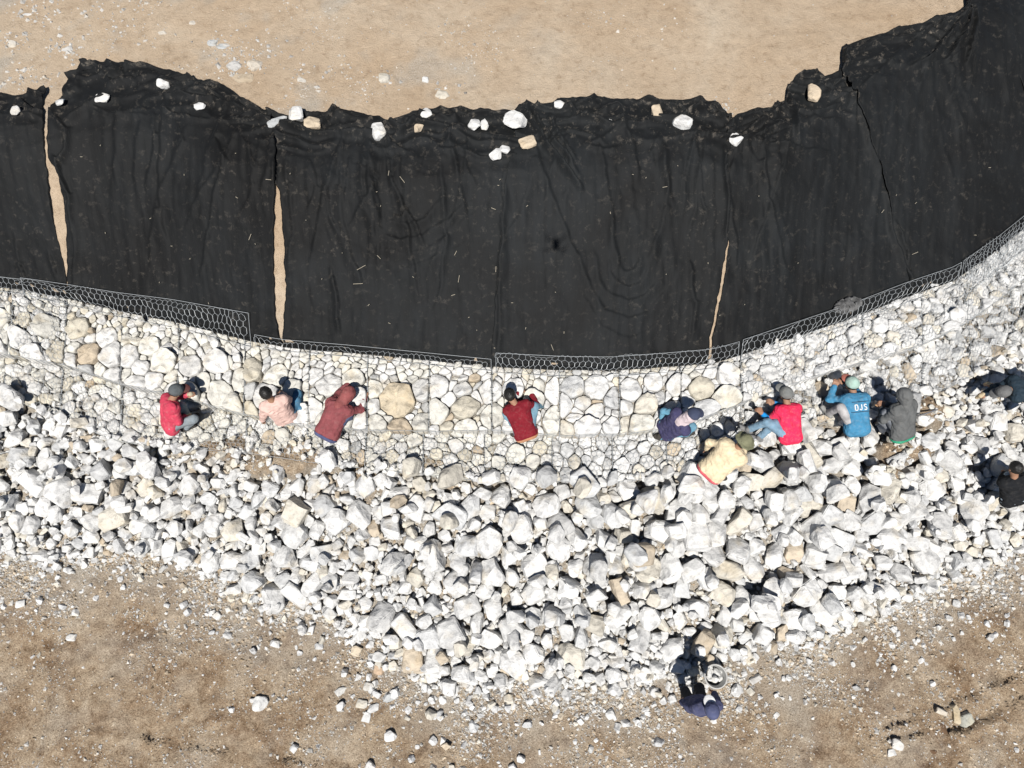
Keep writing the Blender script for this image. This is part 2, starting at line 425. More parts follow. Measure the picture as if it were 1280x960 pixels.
for _ in range(70):                              # tension creases running down from the weighted top edge
    x = _cr.uniform(90, 1270); y = float(np.interp(x, [p[0] for p in KCp], [p[1] for p in KCp])) - _cr.uniform(0, 45)
    L_ = _cr.uniform(40, 190); dx = _cr.normal(0, 0.18) + 0.10 * (x - 640) / 640; bend = _cr.normal(0, 8)
    yb = float(np.interp(x, [p[0] for p in K0p], [p[1] for p in K0p]))
    CREASES.append(([(x + dx * L_ * t + bend * math.sin(3.1 * t), min(y + L_ * t, yb - 4)) for t in (0, 0.25, 0.5, 0.75, 1.0)], _cr.uniform(0.006, 0.020), _cr.uniform(0.02, 0.05)))
for _ in range(34):                              # short bunched folds along the edge
    x = _cr.uniform(90, 1240); y = float(np.interp(x, [p[0] for p in KCp], [p[1] for p in KCp])) - _cr.uniform(8, 52); L_ = _cr.uniform(25, 80); a_ = _cr.normal(-0.15 if x > 950 else 0.0, 0.35)
    CREASES.append(([(x + L_ * t * math.cos(a_), y + L_ * t * math.sin(a_) + 4 * math.sin(4 * t)) for t in (0, 0.33, 0.66, 1.0)], _cr.uniform(0.012, 0.032), _cr.uniform(0.02, 0.04)))
CREASEW = [(bank_pts(p), h, w) for p, h, w in CREASES]
def crease_z(X, Y):
    z = np.zeros(X.shape)
    for pts, h, w in CREASEW:
        lo, hi = pts.min(0) - 0.25, pts.max(0) + 0.25
        s = (X > lo[0]) & (X < hi[0]) & (Y > lo[1]) & (Y < hi[1])
        if not s.any(): continue
        x, y = X[s], Y[s]; x = x + 0.04 * noise3(x * 3, y * 3, 0, 77); y = y + 0.04 * noise3(x * 3, y * 3, 5, 78)
        dm = np.full(x.shape, 9.0); tp = np.zeros(x.shape); n = len(pts) - 1; sd_ = np.zeros(x.shape)
        for i in range(n):
            a, b = pts[i], pts[i + 1]; ab = b - a
            t = np.clip(((x - a[0]) * ab[0] + (y - a[1]) * ab[1]) / (ab @ ab), 0, 1)
            d = np.hypot(x - a[0] - t * ab[0], y - a[1] - t * ab[1])
            sg = -1.0 if (ab[0] > 0 or (ab[0] == 0 and ab[1] > 0)) else 1.0
            sd_ = np.where(d < dm, sg * (ab[1] * (x - a[0]) - ab[0] * (y - a[1])), sd_)
            tp = np.where(d < dm, (i + t) / n, tp); dm = np.minimum(d, dm)
        z[s] += 2.1 * h * np.exp(-(dm / np.where(sd_ > 0, 0.45 * w, 2.2 * w)) ** 2) * np.minimum(1, 4 * np.minimum(tp + .12, 1.12 - tp))
    return z

def sheet(label, left, top, right, level, tone, seed):
    xl, xr = left[-1][0], right[-1][0]
    bot = bottom_between(xl, xr)
    Lw, Tw, Rw = bank_pts(left), bank_pts(top), bank_pts(right)
    Bw = np.array([at(x, y + 8, Z_ROW + 0.03)[:2] for x, y in bot])
    Lw[-1], Rw[-1] = Bw[0], Bw[-1]; Tw[0] = Lw[0]; Tw[-1] = Rw[0]
    n = int(np.clip(np.linalg.norm(Bw[-1] - Bw[0]) / 0.026, 40, 190)); m = 170
    Lr, Rr, Tr, Br = resample(Lw, m), resample(Rw, m), resample(Tw, n), resample(Bw, n)
    for E_, sd_ in ((Lr, 1), (Rr, 2)): E_[1:-1, 0] += 0.016 * fbm(E_[1:-1, 1] * 7, E_[1:-1, 0], 0, 3, seed + sd_)
    s = np.linspace(0, 1, n)[None, :, None]; t = np.linspace(0, 1, m)[:, None, None]
    P = (1 - s) * Lr[:, None] + s * Rr[:, None] + (1 - t) * Tr[None] + t * Br[None] \
        - ((1 - s) * (1 - t) * Lr[0] + s * (1 - t) * Rr[0] + (1 - s) * t * Lr[-1] + s * t * Rr[-1])
    X, Y = P[..., 0], P[..., 1]
    T = np.broadcast_to(t[..., 0], X.shape); S = np.broadcast_to(s[..., 0], X.shape)
    z = np.maximum(terrain(X, Y, rough=False), Z_ROW + 0.02) + level
    topband = 1 - sstep(0.05, 0.28, T)
    wr = 0.024 * np.abs(fbm(X * 3.4 + 0.3 * noise3(X * 0.7, Y * 0.7, 0, seed + 1), Y * 0.5, 0, 3, seed)) + 0.030 * fbm(X * 1.3 + 0.6 * Y, Y * 1.3, 0, 4, seed + 3)
    rid = 1 - np.abs(fbm(X * 2.2 + 0.5 * fbm(X, Y, 0, 2, seed + 9), Y * 2.6, 0, 3, seed + 5))
    fold = 1 - np.abs(noise3(X * 0.55 + 0.4 * noise3(X * 1.2, Y * 1.2, 0, seed + 2), Y * 2.4 + 1.1 * noise3(X * 0.9, Y * 0.6, 0, seed + 4), 0, seed + 6)) * 1.25
    z = z + np.maximum(wr, -0.004) + topband * (0.10 * np.clip(fold - 0.55, 0, 1) ** 2 * 5 + 0.02 * np.clip(rid - 0.5, 0, 1) ** 2 * 4)
    z = z + 0.05 * np.maximum(0, fbm(X * 0.55 + 3, Y * 0.55, 0, 2, seed + 11))
    z = z + crease_z(X, Y)
    z = z + 0.03 * np.exp(-(T / 0.012) ** 2) * (0.4 + np.abs(noise3(X * 4, Y * 4, 0, seed)))
    dust = np.clip(topband * 0.9 + 0.35 * (fbm(X * 1.2, Y * 1.2, 0, 3, seed + 20)), 0, 1)
    V = np.stack([X.ravel(), Y.ravel(), z.ravel()], 1)
    ii = np.arange(n * m).reshape(m, n)
    F = np.stack([ii[:-1, :-1].ravel(), ii[1:, :-1].ravel(), ii[1:, 1:].ravel(), ii[:-1, 1:].ravel()], 1)
    o = link("geotextile_sheet", mesh_np("geotextile_sheet", V, F, fabric_material("black_geotextile", tone), True, np.stack([dust.ravel()] * 3, 1)))
    md = o.modifiers.new("thickness", 'SOLIDIFY'); md.thickness = 0.006; md.offset = -1
    tag(o, label, "geotextile", "black geotextile sheets on the bank")
    return o
topC = [(336,143),(355,147),(372,149),(383,143),(395,144),(420,141),(430,139),(447,141),(465,147),(480,154),(488,154),(510,147),(530,142),(555,141),(600,141),(633,140),(648,141)]
sheet("leftmost black fabric sheet, left of the long gap of bare sand", [(-150,118),(-150,326)],
      [(-150,118),(0,118),(15,121),(27,122),(45,116),(60,112)],
      [(60,112),(62,114),(54,134),(57,142),(57,185),(60,215),(65,255),(72,300),(80,330),(88,366)], 0.018, 0.95, 100)
sheet("black fabric sheet between the long sand gap and the narrow slit, ragged left corner",
      [(107,86),(105,92),(85,97),(88,103),(80,115),(80,125),(65,133),(63,150),(63,200),(66,206),(74,215),(80,230),(84,265),(86,308),(86,330),(90,366)],
      [(107,86),(114,84),(118,87),(125,84),(130,86),(160,85),(185,87),(215,91),(240,100),(247,103),(265,107),(275,110),(300,126),(310,131),(325,138),(342,146)],
      [(342,146),(347,190),(347,215),(346,240),(344,260),(343,300),(343,340),(345,398),(350,420),(352,427)], 0.045, 0.9, 120)
sheet("wide black fabric sheet right of the narrow slit, swirl of wrinkles in it",
      [(336,143),(340,200),(346,232),(349,238),(352,260),(355,300),(357,340),(358,365),(356,400),(354,428)], topC,
      [(648,141),(652,175),(642,215),(634,300),(627,380),(622,452)], 0.018, 1.1, 140)
sheet("middle black fabric sheet with diagonal folds and sagging arcs",
      [(642,142),(644,175),(634,215),(626,300),(619,380),(613,451)],
      [(642,142),(650,134),(658,131),(668,136),(690,131),(700,125),(720,126),(757,125),(765,128),(815,128),(850,131),(875,127),(885,133),(905,144),(914,153)],
      [(914,153),(914,180),(908,195),(905,225),(911,250),(908,307),(900,350),(893,390),(887,420),(884,447)], 0.045, 1.2, 160)
sheet("black fabric sheet right of the thin slanting slit, crumpled at its top",
      [(908,150),(906,180),(901,195),(900,225),(906,250),(910,307),(905,350),(897,390),(890,420),(888,447)],
      [(908,150),(914,152),(920,146),(930,142),(945,137),(962,137),(970,131),(981,128),(983,112),(995,97),(1010,93),(1025,94),(1030,97),(1049,90),(1056,92)],
      [(1056,92),(1060,105),(1076,135),(1091,165),(1103,200),(1115,245),(1121,290),(1133,325),(1146,359)], 0.018, 1.15, 180)
sheet("black fabric sheet in the upper right with folds fanning from its corner",
      [(1049,90),(1052,105),(1068,135),(1083,165),(1095,200),(1107,245),(1113,290),(1125,325),(1138,362)],
      [(1049,90),(1051,82),(1050,68),(1052,61),(1057,61),(1065,57),(1115,43),(1121,40),(1125,42),(1160,29),(1200,17),(1207,13),(1205,0),(1208,-30),(1262,-60)],
      [(1262,-60),(1257,0),(1264,40),(1277,90),(1292,140),(1312,252)], 0.045, 1.0, 200)
sheet("rightmost black fabric sheet, cut off by the picture edge", [(1254,-62),(1249,0),(1256,40),(1269,90),(1284,140),(1302,258)],
      [(1254,-62),(1330,-95),(1480,-150)], [(1480,-150),(1490,60)], 0.018, 1.0, 220)

# ---------------------------------------------------------------- wire netting
def tubes(A, B, r, sides=3):
    A, B = np.asarray(A, float), np.asarray(B, float)
    d = B - A; d /= np.maximum(np.linalg.norm(d, axis=1, keepdims=True), 1e-9)
    ref = np.where(np.abs(d[:, 2:3]) > 0.9, np.array([[1.0, 0, 0]]), np.array([[0, 0, 1.0]]))
    u = np.cross(d, ref); u /= np.linalg.norm(u, axis=1, keepdims=True); v = np.cross(d, u)
    V = []
    for P in (A, B):
        for k in range(sides):
            a = 2 * np.pi * k / sides + np.pi / 2
            V.append(P + r * (math.cos(a) * u + math.sin(a) * v))
    V = np.stack(V, 1).reshape(-1, 3); n = len(A); base = np.arange(n) * 2 * sides
    F = np.concatenate([np.stack([base + k, base + (k + 1) % sides, base + sides + (k + 1) % sides, base + sides + k], 1) for k in range(sides)])
    return V, F
def honeycomb(w, h, cw=0.085, ch=0.11):
    """edges (in metres) of a hexagonal net covering w x h, twists along h"""
    A, B = [], []
    nx_, ny_ = int(w / cw) + 2, int(h / (ch * 0.75)) + 2
    for j in range(-1, ny_):
        for i in range(-1, nx_):
            cx = (i + 0.5 * (j % 2)) * cw; cy = j * ch * 0.75
            p = [(cx, cy + ch / 2), (cx + cw / 2, cy + ch / 4), (cx + cw / 2, cy - ch / 4), (cx, cy - ch / 2)]
            for q in range(3): A.append(p[q]); B.append(p[q + 1])
    A, B = np.array(A), np.array(B)
    ok = (A.min(1) >= -1e-6) & (B.min(1) >= -1e-6) & (A[:, 0] <= w) & (B[:, 0] <= w) & (A[:, 1] <= h) & (B[:, 1] <= h)
    return A[ok], B[ok]

# ---------------------------------------------------------------- gabion baskets, stones fitted one by one
def clip_poly(poly, nrm, c):
    out = []; n = len(poly)
    for i in range(n):
        p, q = poly[i], poly[(i + 1) % n]
        a, b = nrm[0] * p[0] + nrm[1] * p[1] - c, nrm[0] * q[0] + nrm[1] * q[1] - c
        if a <= 0: out.append(p)
        if (a < 0 < b) or (b < 0 < a):
            t = a / (a - b); out.append((p[0] + t * (q[0] - p[0]), p[1] + t * (q[1] - p[1])))
    return out
def inset_quad(q, g):
    q = [tuple(p) for p in q]; out = list(q)
    area = sum(q[i][0] * q[(i + 1) % 4][1] - q[(i + 1) % 4][0] * q[i][1] for i in range(4))
    sg = 1 if area > 0 else -1
    for i in range(4):
        a, b = q[i], q[(i + 1) % 4]
        nx_, ny_ = sg * (b[1] - a[1]), -sg * (b[0] - a[0]); L = math.hypot(nx_, ny_)
        nx_, ny_ = nx_ / L, ny_ / L
        out = clip_poly(out, (nx_, ny_), nx_ * a[0] + ny_ * a[1] - g)
    return out
def pack(quad, sizes, gap, seeds=()):
    """weighted Voronoi cells inside the quad (corners: back-left, back-right, front-right, front-left)"""
    q = [np.array(p) for p in quad]
    pts, rad = [], []
    for s in seeds: pts.append(np.array(s[:2])); rad.append(s[2])
    cand = []
    for _ in range(900):
        u, v = rng.random(), rng.random()
        p = (1 - v) * ((1 - u) * q[0] + u * q[1]) + v * ((1 - u) * q[3] + u * q[2])
        cand.append((sizes(u, v) if rng.random() < 0.86 else 0.022 + 0.03 * rng.random(), p))
    cand.sort(key=lambda c: -c[0] * (0.6 + 0.8 * rng.random()))
    for r, p in cand:
        if all((p[0] - a[0]) ** 2 + (p[1] - a[1]) ** 2 > (0.86 * (r + b)) ** 2 for a, b in zip(pts, rad)):
            pts.append(p); rad.append(r)
    cells = []
    th = rng.uniform(0, math.pi); ct, s_t = math.cos(th), math.sin(th); ka = rng.uniform(1.15, 1.5)
    Am = np.array([[ct, -s_t], [s_t, ct]]) @ np.diag([ka, 1 / ka]) @ np.array([[ct, s_t], [-s_t, ct]])
    base = inset_quad(quad, gap)
    for i, (p, r) in enumerate(zip(pts, rad)):
        poly = base
        for j, (o, s) in enumerate(zip(pts, rad)):
            if i == j: continue
            d = o - p; L = math.hypot(*d)
            if L > 3.6 * (r + s): continue
            nn = Am @ d; nn = nn / math.hypot(*nn); hj = ((i * 7919 + j * 7919) * 2654435761 % 1000) / 1000.0 - 0.5
            ang = 0.28 * hj; ca_, sa_ = math.cos(ang), math.sin(ang); nn = np.array([nn[0] * ca_ - nn[1] * sa_, nn[0] * sa_ + nn[1] * ca_])
            mid = p + d * (L * L + r * r - s * s) / (2 * L * L)
            c = nn @ mid - gap * 0.5 * (0.6 + 0.9 * rng.random())
            poly = clip_poly(poly, nn, c)
            if len(poly) < 3: break
        if len(poly) < 3: continue
        P = np.array(poly); ar = 0.5 * abs(np.dot(P[:, 0], np.roll(P[:, 1], -1)) - np.dot(P[:, 1], np.roll(P[:, 0], -1)))
        if ar > 0.0012: cells.append((P, math.sqrt(ar)))
    return cells
def fitted_stone(P, size, depth, sd):
    """a stone whose plan fits the cell polygon; origin at its centre, top near z = 0"""
    if np.dot(P[:, 0], np.roll(P[:, 1], -1)) - np.dot(P[:, 1], np.roll(P[:, 0], -1)) < 0: P = P[::-1]
    for k in (0.17,):
        Q = np.roll(P, -1, 0); P = np.stack([P + k * (Q - P), Q - k * (Q - P)], 1).reshape(-1, 2)
    n = 20
    P = resample(np.vstack([P, P[:1]]), n + 1)[:-1]
    c = P.mean(0); D = P - c
    D = D * (1 + 0.05 * noise3(D[:, 0] * 14, D[:, 1] * 14, sd * 1.7, 3)[:, None])
    top = min(0.035, 0.20 * size)
    rings = [(-depth, 0.90), (-0.06 * size - 0.02, 1.0), (top * 0.25, 0.985), (top * 0.7, 0.955), (top * 0.95, 0.89), (top * 1.03, 0.50)]
    tilt = rng.normal(0, 0.17, 2)
    sc_ = np.array([q[1] for q in rings]); zc = np.array([q[0] for q in rings])
    xy = (D[None] * sc_[:, None, None]).reshape(-1, 2); xy = np.vstack([xy, [[0, 0]]])
    zz = np.append(np.repeat(zc, n), top * 1.08); sw = np.append(np.repeat(sc_, n), 0.3)
    up_ = zz > -0.02
    zn = xy @ tilt + 0.22 * size * noise3(xy[:, 0] * 8 + sd * 3.1, xy[:, 1] * 8, 0, 5) * (1.15 - sw * 0.5) + 0.07 * size * noise3(xy[:, 0] * 27 + sd, xy[:, 1] * 27, 0, 6)
    V = np.column_stack([xy, zz + np.where(up_, zn, 0)]); nr = len(rings); F = []
    for k in range(nr - 1):
        for i in range(n):
            a, b = k * n + i, k * n + (i + 1) % n
            F += [(a, b, b + n), (a, b + n, a + n)]
    for i in range(n): F.append(((nr - 1) * n + i, (nr - 1) * n + (i + 1) % n, nr * n))
    return c, V, np.array(F)

def cream(v=None):
    t = rng.random()
    w = rng.normal(1, 0.05)
    if t < 0.42: c = (0.59, 0.572, 0.52)
    elif t < 0.86: c = (0.61, 0.60, 0.58)
    elif t < 0.95: c = (0.53, 0.49, 0.405)
    elif t < 0.97: c = (0.46, 0.385, 0.29)
    else: c = (0.43, 0.43, 0.42)
    return tuple(min(0.78, x * w) for x in c)
def white(v=None):
    t = rng.random(); w = rng.normal(1, 0.06)
    if t < 0.70: c = (0.605, 0.60, 0.588)
    elif t < 0.88: c = (0.53, 0.532, 0.53)
    elif t < 0.975: c = (0.57, 0.535, 0.465)
    else: c = (0.48, 0.41, 0.32)
    return tuple(min(0.76, x * w) for x in c)

def seam_pts(xs, kA, kB, zA, zB, skew=0.0):
    out = []
    for x in xs:
        a = (x, float(np.interp(x, [p[0] for p in kA], [p[1] for p in kA])))
        xb = x + skew * (x - 640) / 640
        b = (xb, float(np.interp(xb, [p[0] for p in kB], [p[1] for p in kB])))
        out.append((at(*a, zA)[:2], at(*b, zB)[:2]))
    return out
ORD = ["first", "second", "third", "fourth", "fifth", "sixth", "seventh", "eighth", "ninth", "tenth", "eleventh", "twelfth", "thirteenth", "fourteenth", "fifteenth", "sixteenth", "seventeenth", "eighteenth", "nineteenth", "twentieth"]
SPECIAL = {"row": [(497,500,0.30),(910,513,0.22),(424,497,0.12)], "tier": [(645,568,0.16)]}
LOOSE = []
def basket(quad, ztop, sizes, label, tint, row, lid, lidname="wire_lid"):
    e = empty("gabion_basket", (float(np.mean([p[0] for p in quad])), float(np.mean([p[1] for p in quad])), ztop - 0.33))
    tag(e, label, "gabion", "gabion baskets of the curved wall")
    loc = np.array(e.location)
    seeds = []
    for sx, sy, sr in SPECIAL[row]:
        w = at(sx, sy, ztop)[:2]
        inside = True
        for i in range(4):
            a, b = np.array(quad[i]), np.array(quad[(i + 1) % 4])
            if (b[0] - a[0]) * (w[1] - a[1]) - (b[1] - a[1]) * (w[0] - a[0]) > 0: inside = False
        if inside: seeds.append((w[0], w[1], sr))
    if tint is white and row == "row" or tint is white and np.mean([p[0] for p in quad]) > 3.4: LOOSE.append((e, quad, ztop, row))
    for k, (P, size) in enumerate([] if LOOSE and LOOSE[-1][0] is e and row == "tier" else pack(quad, sizes, 0.007, seeds)):
        c, V, F = fitted_stone(P, size, 0.30 if row == "row" else 0.22, rng.random() * 50)
        if float(soil_mask(c[0], c[1])) > 0.75 and row == "tier": continue
        o = link("stone", mesh_np("stone", V, F, M_ROCK, True), e, (c[0] - loc[0], c[1] - loc[1], ztop - loc[2] + rng.normal(-0.008, 0.026) + (0.03 if size > 0.28 else 0)))
        col = tint()
        if size > 0.45: col = (0.50, 0.43, 0.32)
        o.color = (*col, 1)
    q = [np.array(p) for p in quad]
    w, h = np.linalg.norm(q[1] - q[0]), np.linalg.norm(q[3] - q[0])
    def mp(UV, dz):
        u, v = np.clip(UV[:, 0:1] / w, 0, 1), np.clip(UV[:, 1:2] / h, 0, 1)
        XY = (1 - v) * ((1 - u) * q[0] + u * q[1]) + v * ((1 - u) * q[3] + u * q[2])
        z = ztop + dz + 0.02 * fbm(XY[:, 0] * 4, XY[:, 1] * 4, 0, 2, 17)
        return np.column_stack([XY, z]) - loc
    if lid:
        A, B = honeycomb(w, h)
        V, F = tubes(mp(A, 0.055), mp(B, 0.055), 0.0032)
        link(lidname, mesh_np(lidname, V, F, M_WIRE, False), e)
    # selvedge wires along the basket's rim
    c4 = [np.array([*p, ztop + 0.015]) - loc for p in q]
    A, B = [], []
    for i in range(4):
        a, b = c4[i], c4[(i + 1) % 4]
        for k in range(8):
            A.append(a + (b - a) * k / 8 + rng.normal(0, 0.006, 3)); B.append(a + (b - a) * (k + 1) / 8 + rng.normal(0, 0.006, 3))
    for k in range(int(w / 0.1) + 1):           # the net of the front face
        t = k / max(1, int(w / 0.1)); p = c4[3] + (c4[2] - c4[3]) * t
        A.append(p); B.append(p - np.array([0, 0, 0.30]))
    for i in (1, 3):                            # laced diaphragm along the side: crossing stitches
        a, b = c4[i], c4[(i + 1) % 4]; n_ = 10
        for k in range(n_):
            p = a + (b - a) * (k + 0.5) / n_; nn = np.array([b[1] - a[1], a[0] - b[0], 0]); nn /= np.linalg.norm(nn)
            A.append(p - nn * 0.035 + [0, 0, 0.02]); B.append(p + nn * 0.035 + [0, 0, 0.02])
    V, F = tubes(A, B, 0.004)
    link("rim_wire", mesh_np("rim_wire", V, F, M_WIRE, False), e)

SX = [-58, 17, 84, 154, 225, 307, 387, 460, 537, 615, 699, 774, 850, 925, 1004, 1077, 1150, 1205, 1255, 1310, 1365]
sr = seam_pts(SX, [(x, y + 6) for x, y in K0p], K2p, Z_ROW, Z_ROW, 4)
NEAR_ROW = {3: "where the red-shirted worker squats", 5: "in front of the pale pink worker", 6: "where the maroon-hooded worker reaches in", 7: "holding the big flat tan slab", 9: "in front of the dark red sweater", 11: "of big blocky white stones", 12: "with the large round white boulder"}
nvis = len(SX) - 3
for i in range(len(SX) - 1):
    (a0, a1), (b0, b1) = sr[i], sr[i + 1]
    xm = 0.5 * (SX[i] + SX[i + 1])
    if xm > 925:
        sizes = lambda u, v: (0.055 + 0.07 * rng.random() ** 1.6) * (1.0 + 0.3 * v)
        tint = white
    else:
        back = 0.40 if xm < 420 else (0.34 if xm < 620 else 0.22)
        def sizes(u, v, back=back):
            return (0.04 + 0.035 * rng.random()) if v < back else (0.08 + 0.14 * rng.random() ** 1.2)
        tint = cream if xm < 700 else (lambda: cream() if rng.random() < 0.4 else white())
    ex = NEAR_ROW.get(i, "")
    lab = "upper row gabion basket " + (ex + ", " if ex else "") + ORD[min(i, 19)] + " from the left"
    basket([a0, b0, b1, a1], Z_ROW, sizes, lab, tint, "row", xm < 90 or xm > 930)
ST = [-62, 10, 80, 154, 228, 310, 385, 458, 530, 606, 690, 765, 832, 925, 1004, 1080, 1150, 1210, 1262, 1320, 1375]
st = seam_pts(ST, K2p, K3p, Z_TIER, Z_TIER, 6)
for i in range(len(ST) - 1):
    (a0, a1), (b0, b1) = st[i], st[i + 1]
    d0, d1 = (a1 - a0) / np.linalg.norm(a1 - a0), (b1 - b0) / np.linalg.norm(b1 - b0)
    xm = 0.5 * (ST[i] + ST[i + 1])
    sizes = (lambda u, v: 0.055 + 0.07 * rng.random()) if xm < 900 else (lambda u, v: 0.045 + 0.06 * rng.random())
    tint = (lambda: tuple(x * 0.97 for x in cream())) if xm < 700 else white
    basket([a0, b0, b1, a1], Z_TIER, sizes, "lower tier gabion basket under wire netting, " + ORD[min(i, 19)] + " from the left", tint, "tier", True)

# loose netting flaps standing up behind the baskets against the fabric
def flap(x0, x1, low, high, lift, label, lean=0.10, taper=0.0):
    """flap of netting hinged on the basket's back rim (px offset low) and leaning on the bank"""
    kx, ky = [p[0] for p in K0p], [p[1] for p in K0p]
    xs = np.linspace(x0, x1, 24)
    lo = np.array([at(x, np.interp(x, kx, ky) + low, Z_ROW + 0.06) for x in xs])
    hi = []
    for i, x in enumerate(xs):
        hh = high * (1 - taper * (1 - i / 23.0))
        p = on_ground(x, np.interp(x, kx, ky) - hh); hi.append([p[0], p[1], p[2] + lift + 0.04])
    hi = np.array(hi)
    w = float(np.sum(np.linalg.norm(np.diff(lo, axis=0), axis=1))); h = float(np.mean(np.linalg.norm(hi - lo, axis=1)))
    A, B = honeycomb(w, h, 0.095, 0.12)
    def mp(UV):
        u = np.clip(UV[:, 0] / w, 0, 1) * 23; v = np.clip(UV[:, 1] / h, 0, 1)[:, None]
        k = np.clip(u.astype(int), 0, 22); f = (u - k)[:, None]
        P = (1 - v) * (lo[k] * (1 - f) + lo[k + 1] * f) + v * (hi[k] * (1 - f) + hi[k + 1] * f)
        P[:, 2] += 0.07 * np.sin(v[:, 0] * np.pi) + 0.025 * noise3(P[:, 0] * 2, P[:, 1] * 2, 0, 4)
        P[:, 0] += 0.05 * noise3(UV[:, 0] * 3, UV[:, 1] * 6, 0, 14); P[:, 1] += 0.06 * noise3(UV[:, 0] * 2.5, UV[:, 1] * 4, 0, 15)
        return P
    A3, B3 = mp(A), mp(B)
    if x0 > 1190:                                 # folded double
        A3 = np.vstack([A3, mp(A) + [0.03, -0.05, 0.025]]); B3 = np.vstack([B3, mp(B) + [0.03, -0.05, 0.025]])
    V, F = tubes(A3, B3, 0.0027)
    e = empty("wire_mesh_panel", tuple(lo.mean(0)))
    tag(e, label, "wire mesh", "open netting flaps behind the gabions")
    loc = lo.mean(0)
    link("netting", mesh_np("netting", V - loc, F, M_WIRE, False), e)
    ed = np.vstack([lo[::-1], hi, lo[-1:]]); ed = np.vstack([lo, hi[::-1], lo[:1]])
    V, F = tubes(ed[:-1], ed[1:], 0.0042, 4)
    link("border_wire", mesh_np("border_wire", V - loc, F, M_WIRE, False), e)
flap(-60, 30, 12, 4, 0.03, "low strip of wire netting at the far left end of the bank")
flap(32, 314, 14, 24, 0.10, "long loose flap of hexagonal netting standing below the second fabric sheet", taper=0.85)
flap(320, 614, 12, 0.5, 0.03, "flat strip of netting along the fabric foot, below the narrow slit")
flap(620, 922, 14, 8, 0.06, "strip of netting along the foot of the middle fabric sheet")
flap(926, 1196, 14, 8, 0.10, "netting flap behind the gabions between the pink and the grey worker")
flap(1198, 1330, 34, 8, 0.12, "tall netting flap at the right end of the bank")

# ---------------------------------------------------------------- rocks
def hull_proto(seed, low=False, blocky=0.5, bevel=True):
    r = np.random.default_rng(seed)
    n = int(r.integers(16, 26))
    P = r.normal(size=(n, 3)); P /= np.linalg.norm(P, axis=1, keepdims=True)
    c = np.sign(P) * np.abs(P) ** (0.60 if r.random() < blocky else 0.8)        # towards a broken block
    ax = np.array([1.0, r.uniform(0.66, 0.98), r.uniform(0.55, 0.8)])
    P = c / np.abs(c).max() * 0.5 * ax
    bm = bmesh.new()
    for p in P: bm.verts.new(p)
    res = bmesh.ops.convex_hull(bm, input=bm.verts)
    bmesh.ops.delete(bm, geom=[v for v in bm.verts if not v.link_faces], context='VERTS')
    bmesh.ops.dissolve_limit(bm, angle_limit=R(14), verts=bm.verts, edges=bm.edges)
    bmesh.ops.triangulate(bm, faces=bm.faces)
    bm.normal_update()
    planes = np.array([[*f.normal, f.normal.dot(f.verts[0].co)] for f in bm.faces])
    if low and not bevel: pass
    elif low:
        bmesh.ops.bevel(bm, geom=bm.edges[:], offset=0.025, segments=1, affect='EDGES', clamp_overlap=True)
        bmesh.ops.triangulate(bm, faces=bm.faces)
    else:
        bmesh.ops.dissolve_limit(bm, angle_limit=R(4), verts=bm.verts, edges=bm.edges)
        bmesh.ops.bevel(bm, geom=bm.edges[:], offset=0.032, segments=2, affect='EDGES', clamp_overlap=True)
        bmesh.ops.triangulate(bm, faces=bm.faces)
        bmesh.ops.subdivide_edges(bm, edges=[e for e in bm.edges if e.calc_length() > 0.16], cuts=1, use_grid_fill=True)
        bmesh.ops.triangulate(bm, faces=bm.faces)
        co = np.array([v.co[:] for v in bm.verts])
        d = 0.045 * fbm(co[:, 0] * 3.2 + seed, co[:, 1] * 3.2, co[:, 2] * 3.2, 3, seed % 50)
        for v, k in zip(bm.verts, d): v.co *= 1 + float(k) * 1.5
    for v in bm.verts:
        ex = max((abs(v.co[i]) / (0.53 * ax[i]) for i in range(3)))
        if ex > 1: v.co /= ex
    me = bpy.data.meshes.new("rock")
    bm.normal_update(); bm.to_mesh(me); bm.free()
    me.polygons.foreach_set("use_smooth", np.full(len(me.polygons), not low))
    if not low: me.set_sharp_from_angle(angle=R(32))
    me.materials.append(M_ROCK)
    V = np.empty(len(me.vertices) * 3, np.float32); me.vertices.foreach_get("co", V)
    F = np.array([p.vertices[:] for p in me.polygons], dtype=np.int32)
    return me, planes, V.reshape(-1, 3).astype(float), F
PROTO = [hull_proto(300 + i) for i in range(30)]
LOWP = [hull_proto(300 + i, True) for i in range(30)]
TINY = [hull_proto(300 + i, True, bevel=False) for i in range(30)]

RES = 0.018
HX0, HX1, HY0, HY1 = -10.2, 10.2, -2.9, 7.5
hxs, hys = np.arange(HX0, HX1, RES), np.arange(HY0, HY1, RES)
MX, MY = np.meshgrid(hxs, hys)
HM = terrain(MX, MY)
HM = np.where((MY >= Yc(C3, MX)) & (MY < Yc(C2, MX)), Z_TIER + np.where(MX > 3.4, -0.06, 0.03), HM)
HM = np.where((MY >= Yc(C2, MX)) & (MY < Yc(C0, MX)), Z_ROW + 0.0, HM)
HM = np.maximum(HM, np.where(soil_mask(MX, MY) > 0.3, terrain(MX, MY), -9))
HBASE = HM.copy()

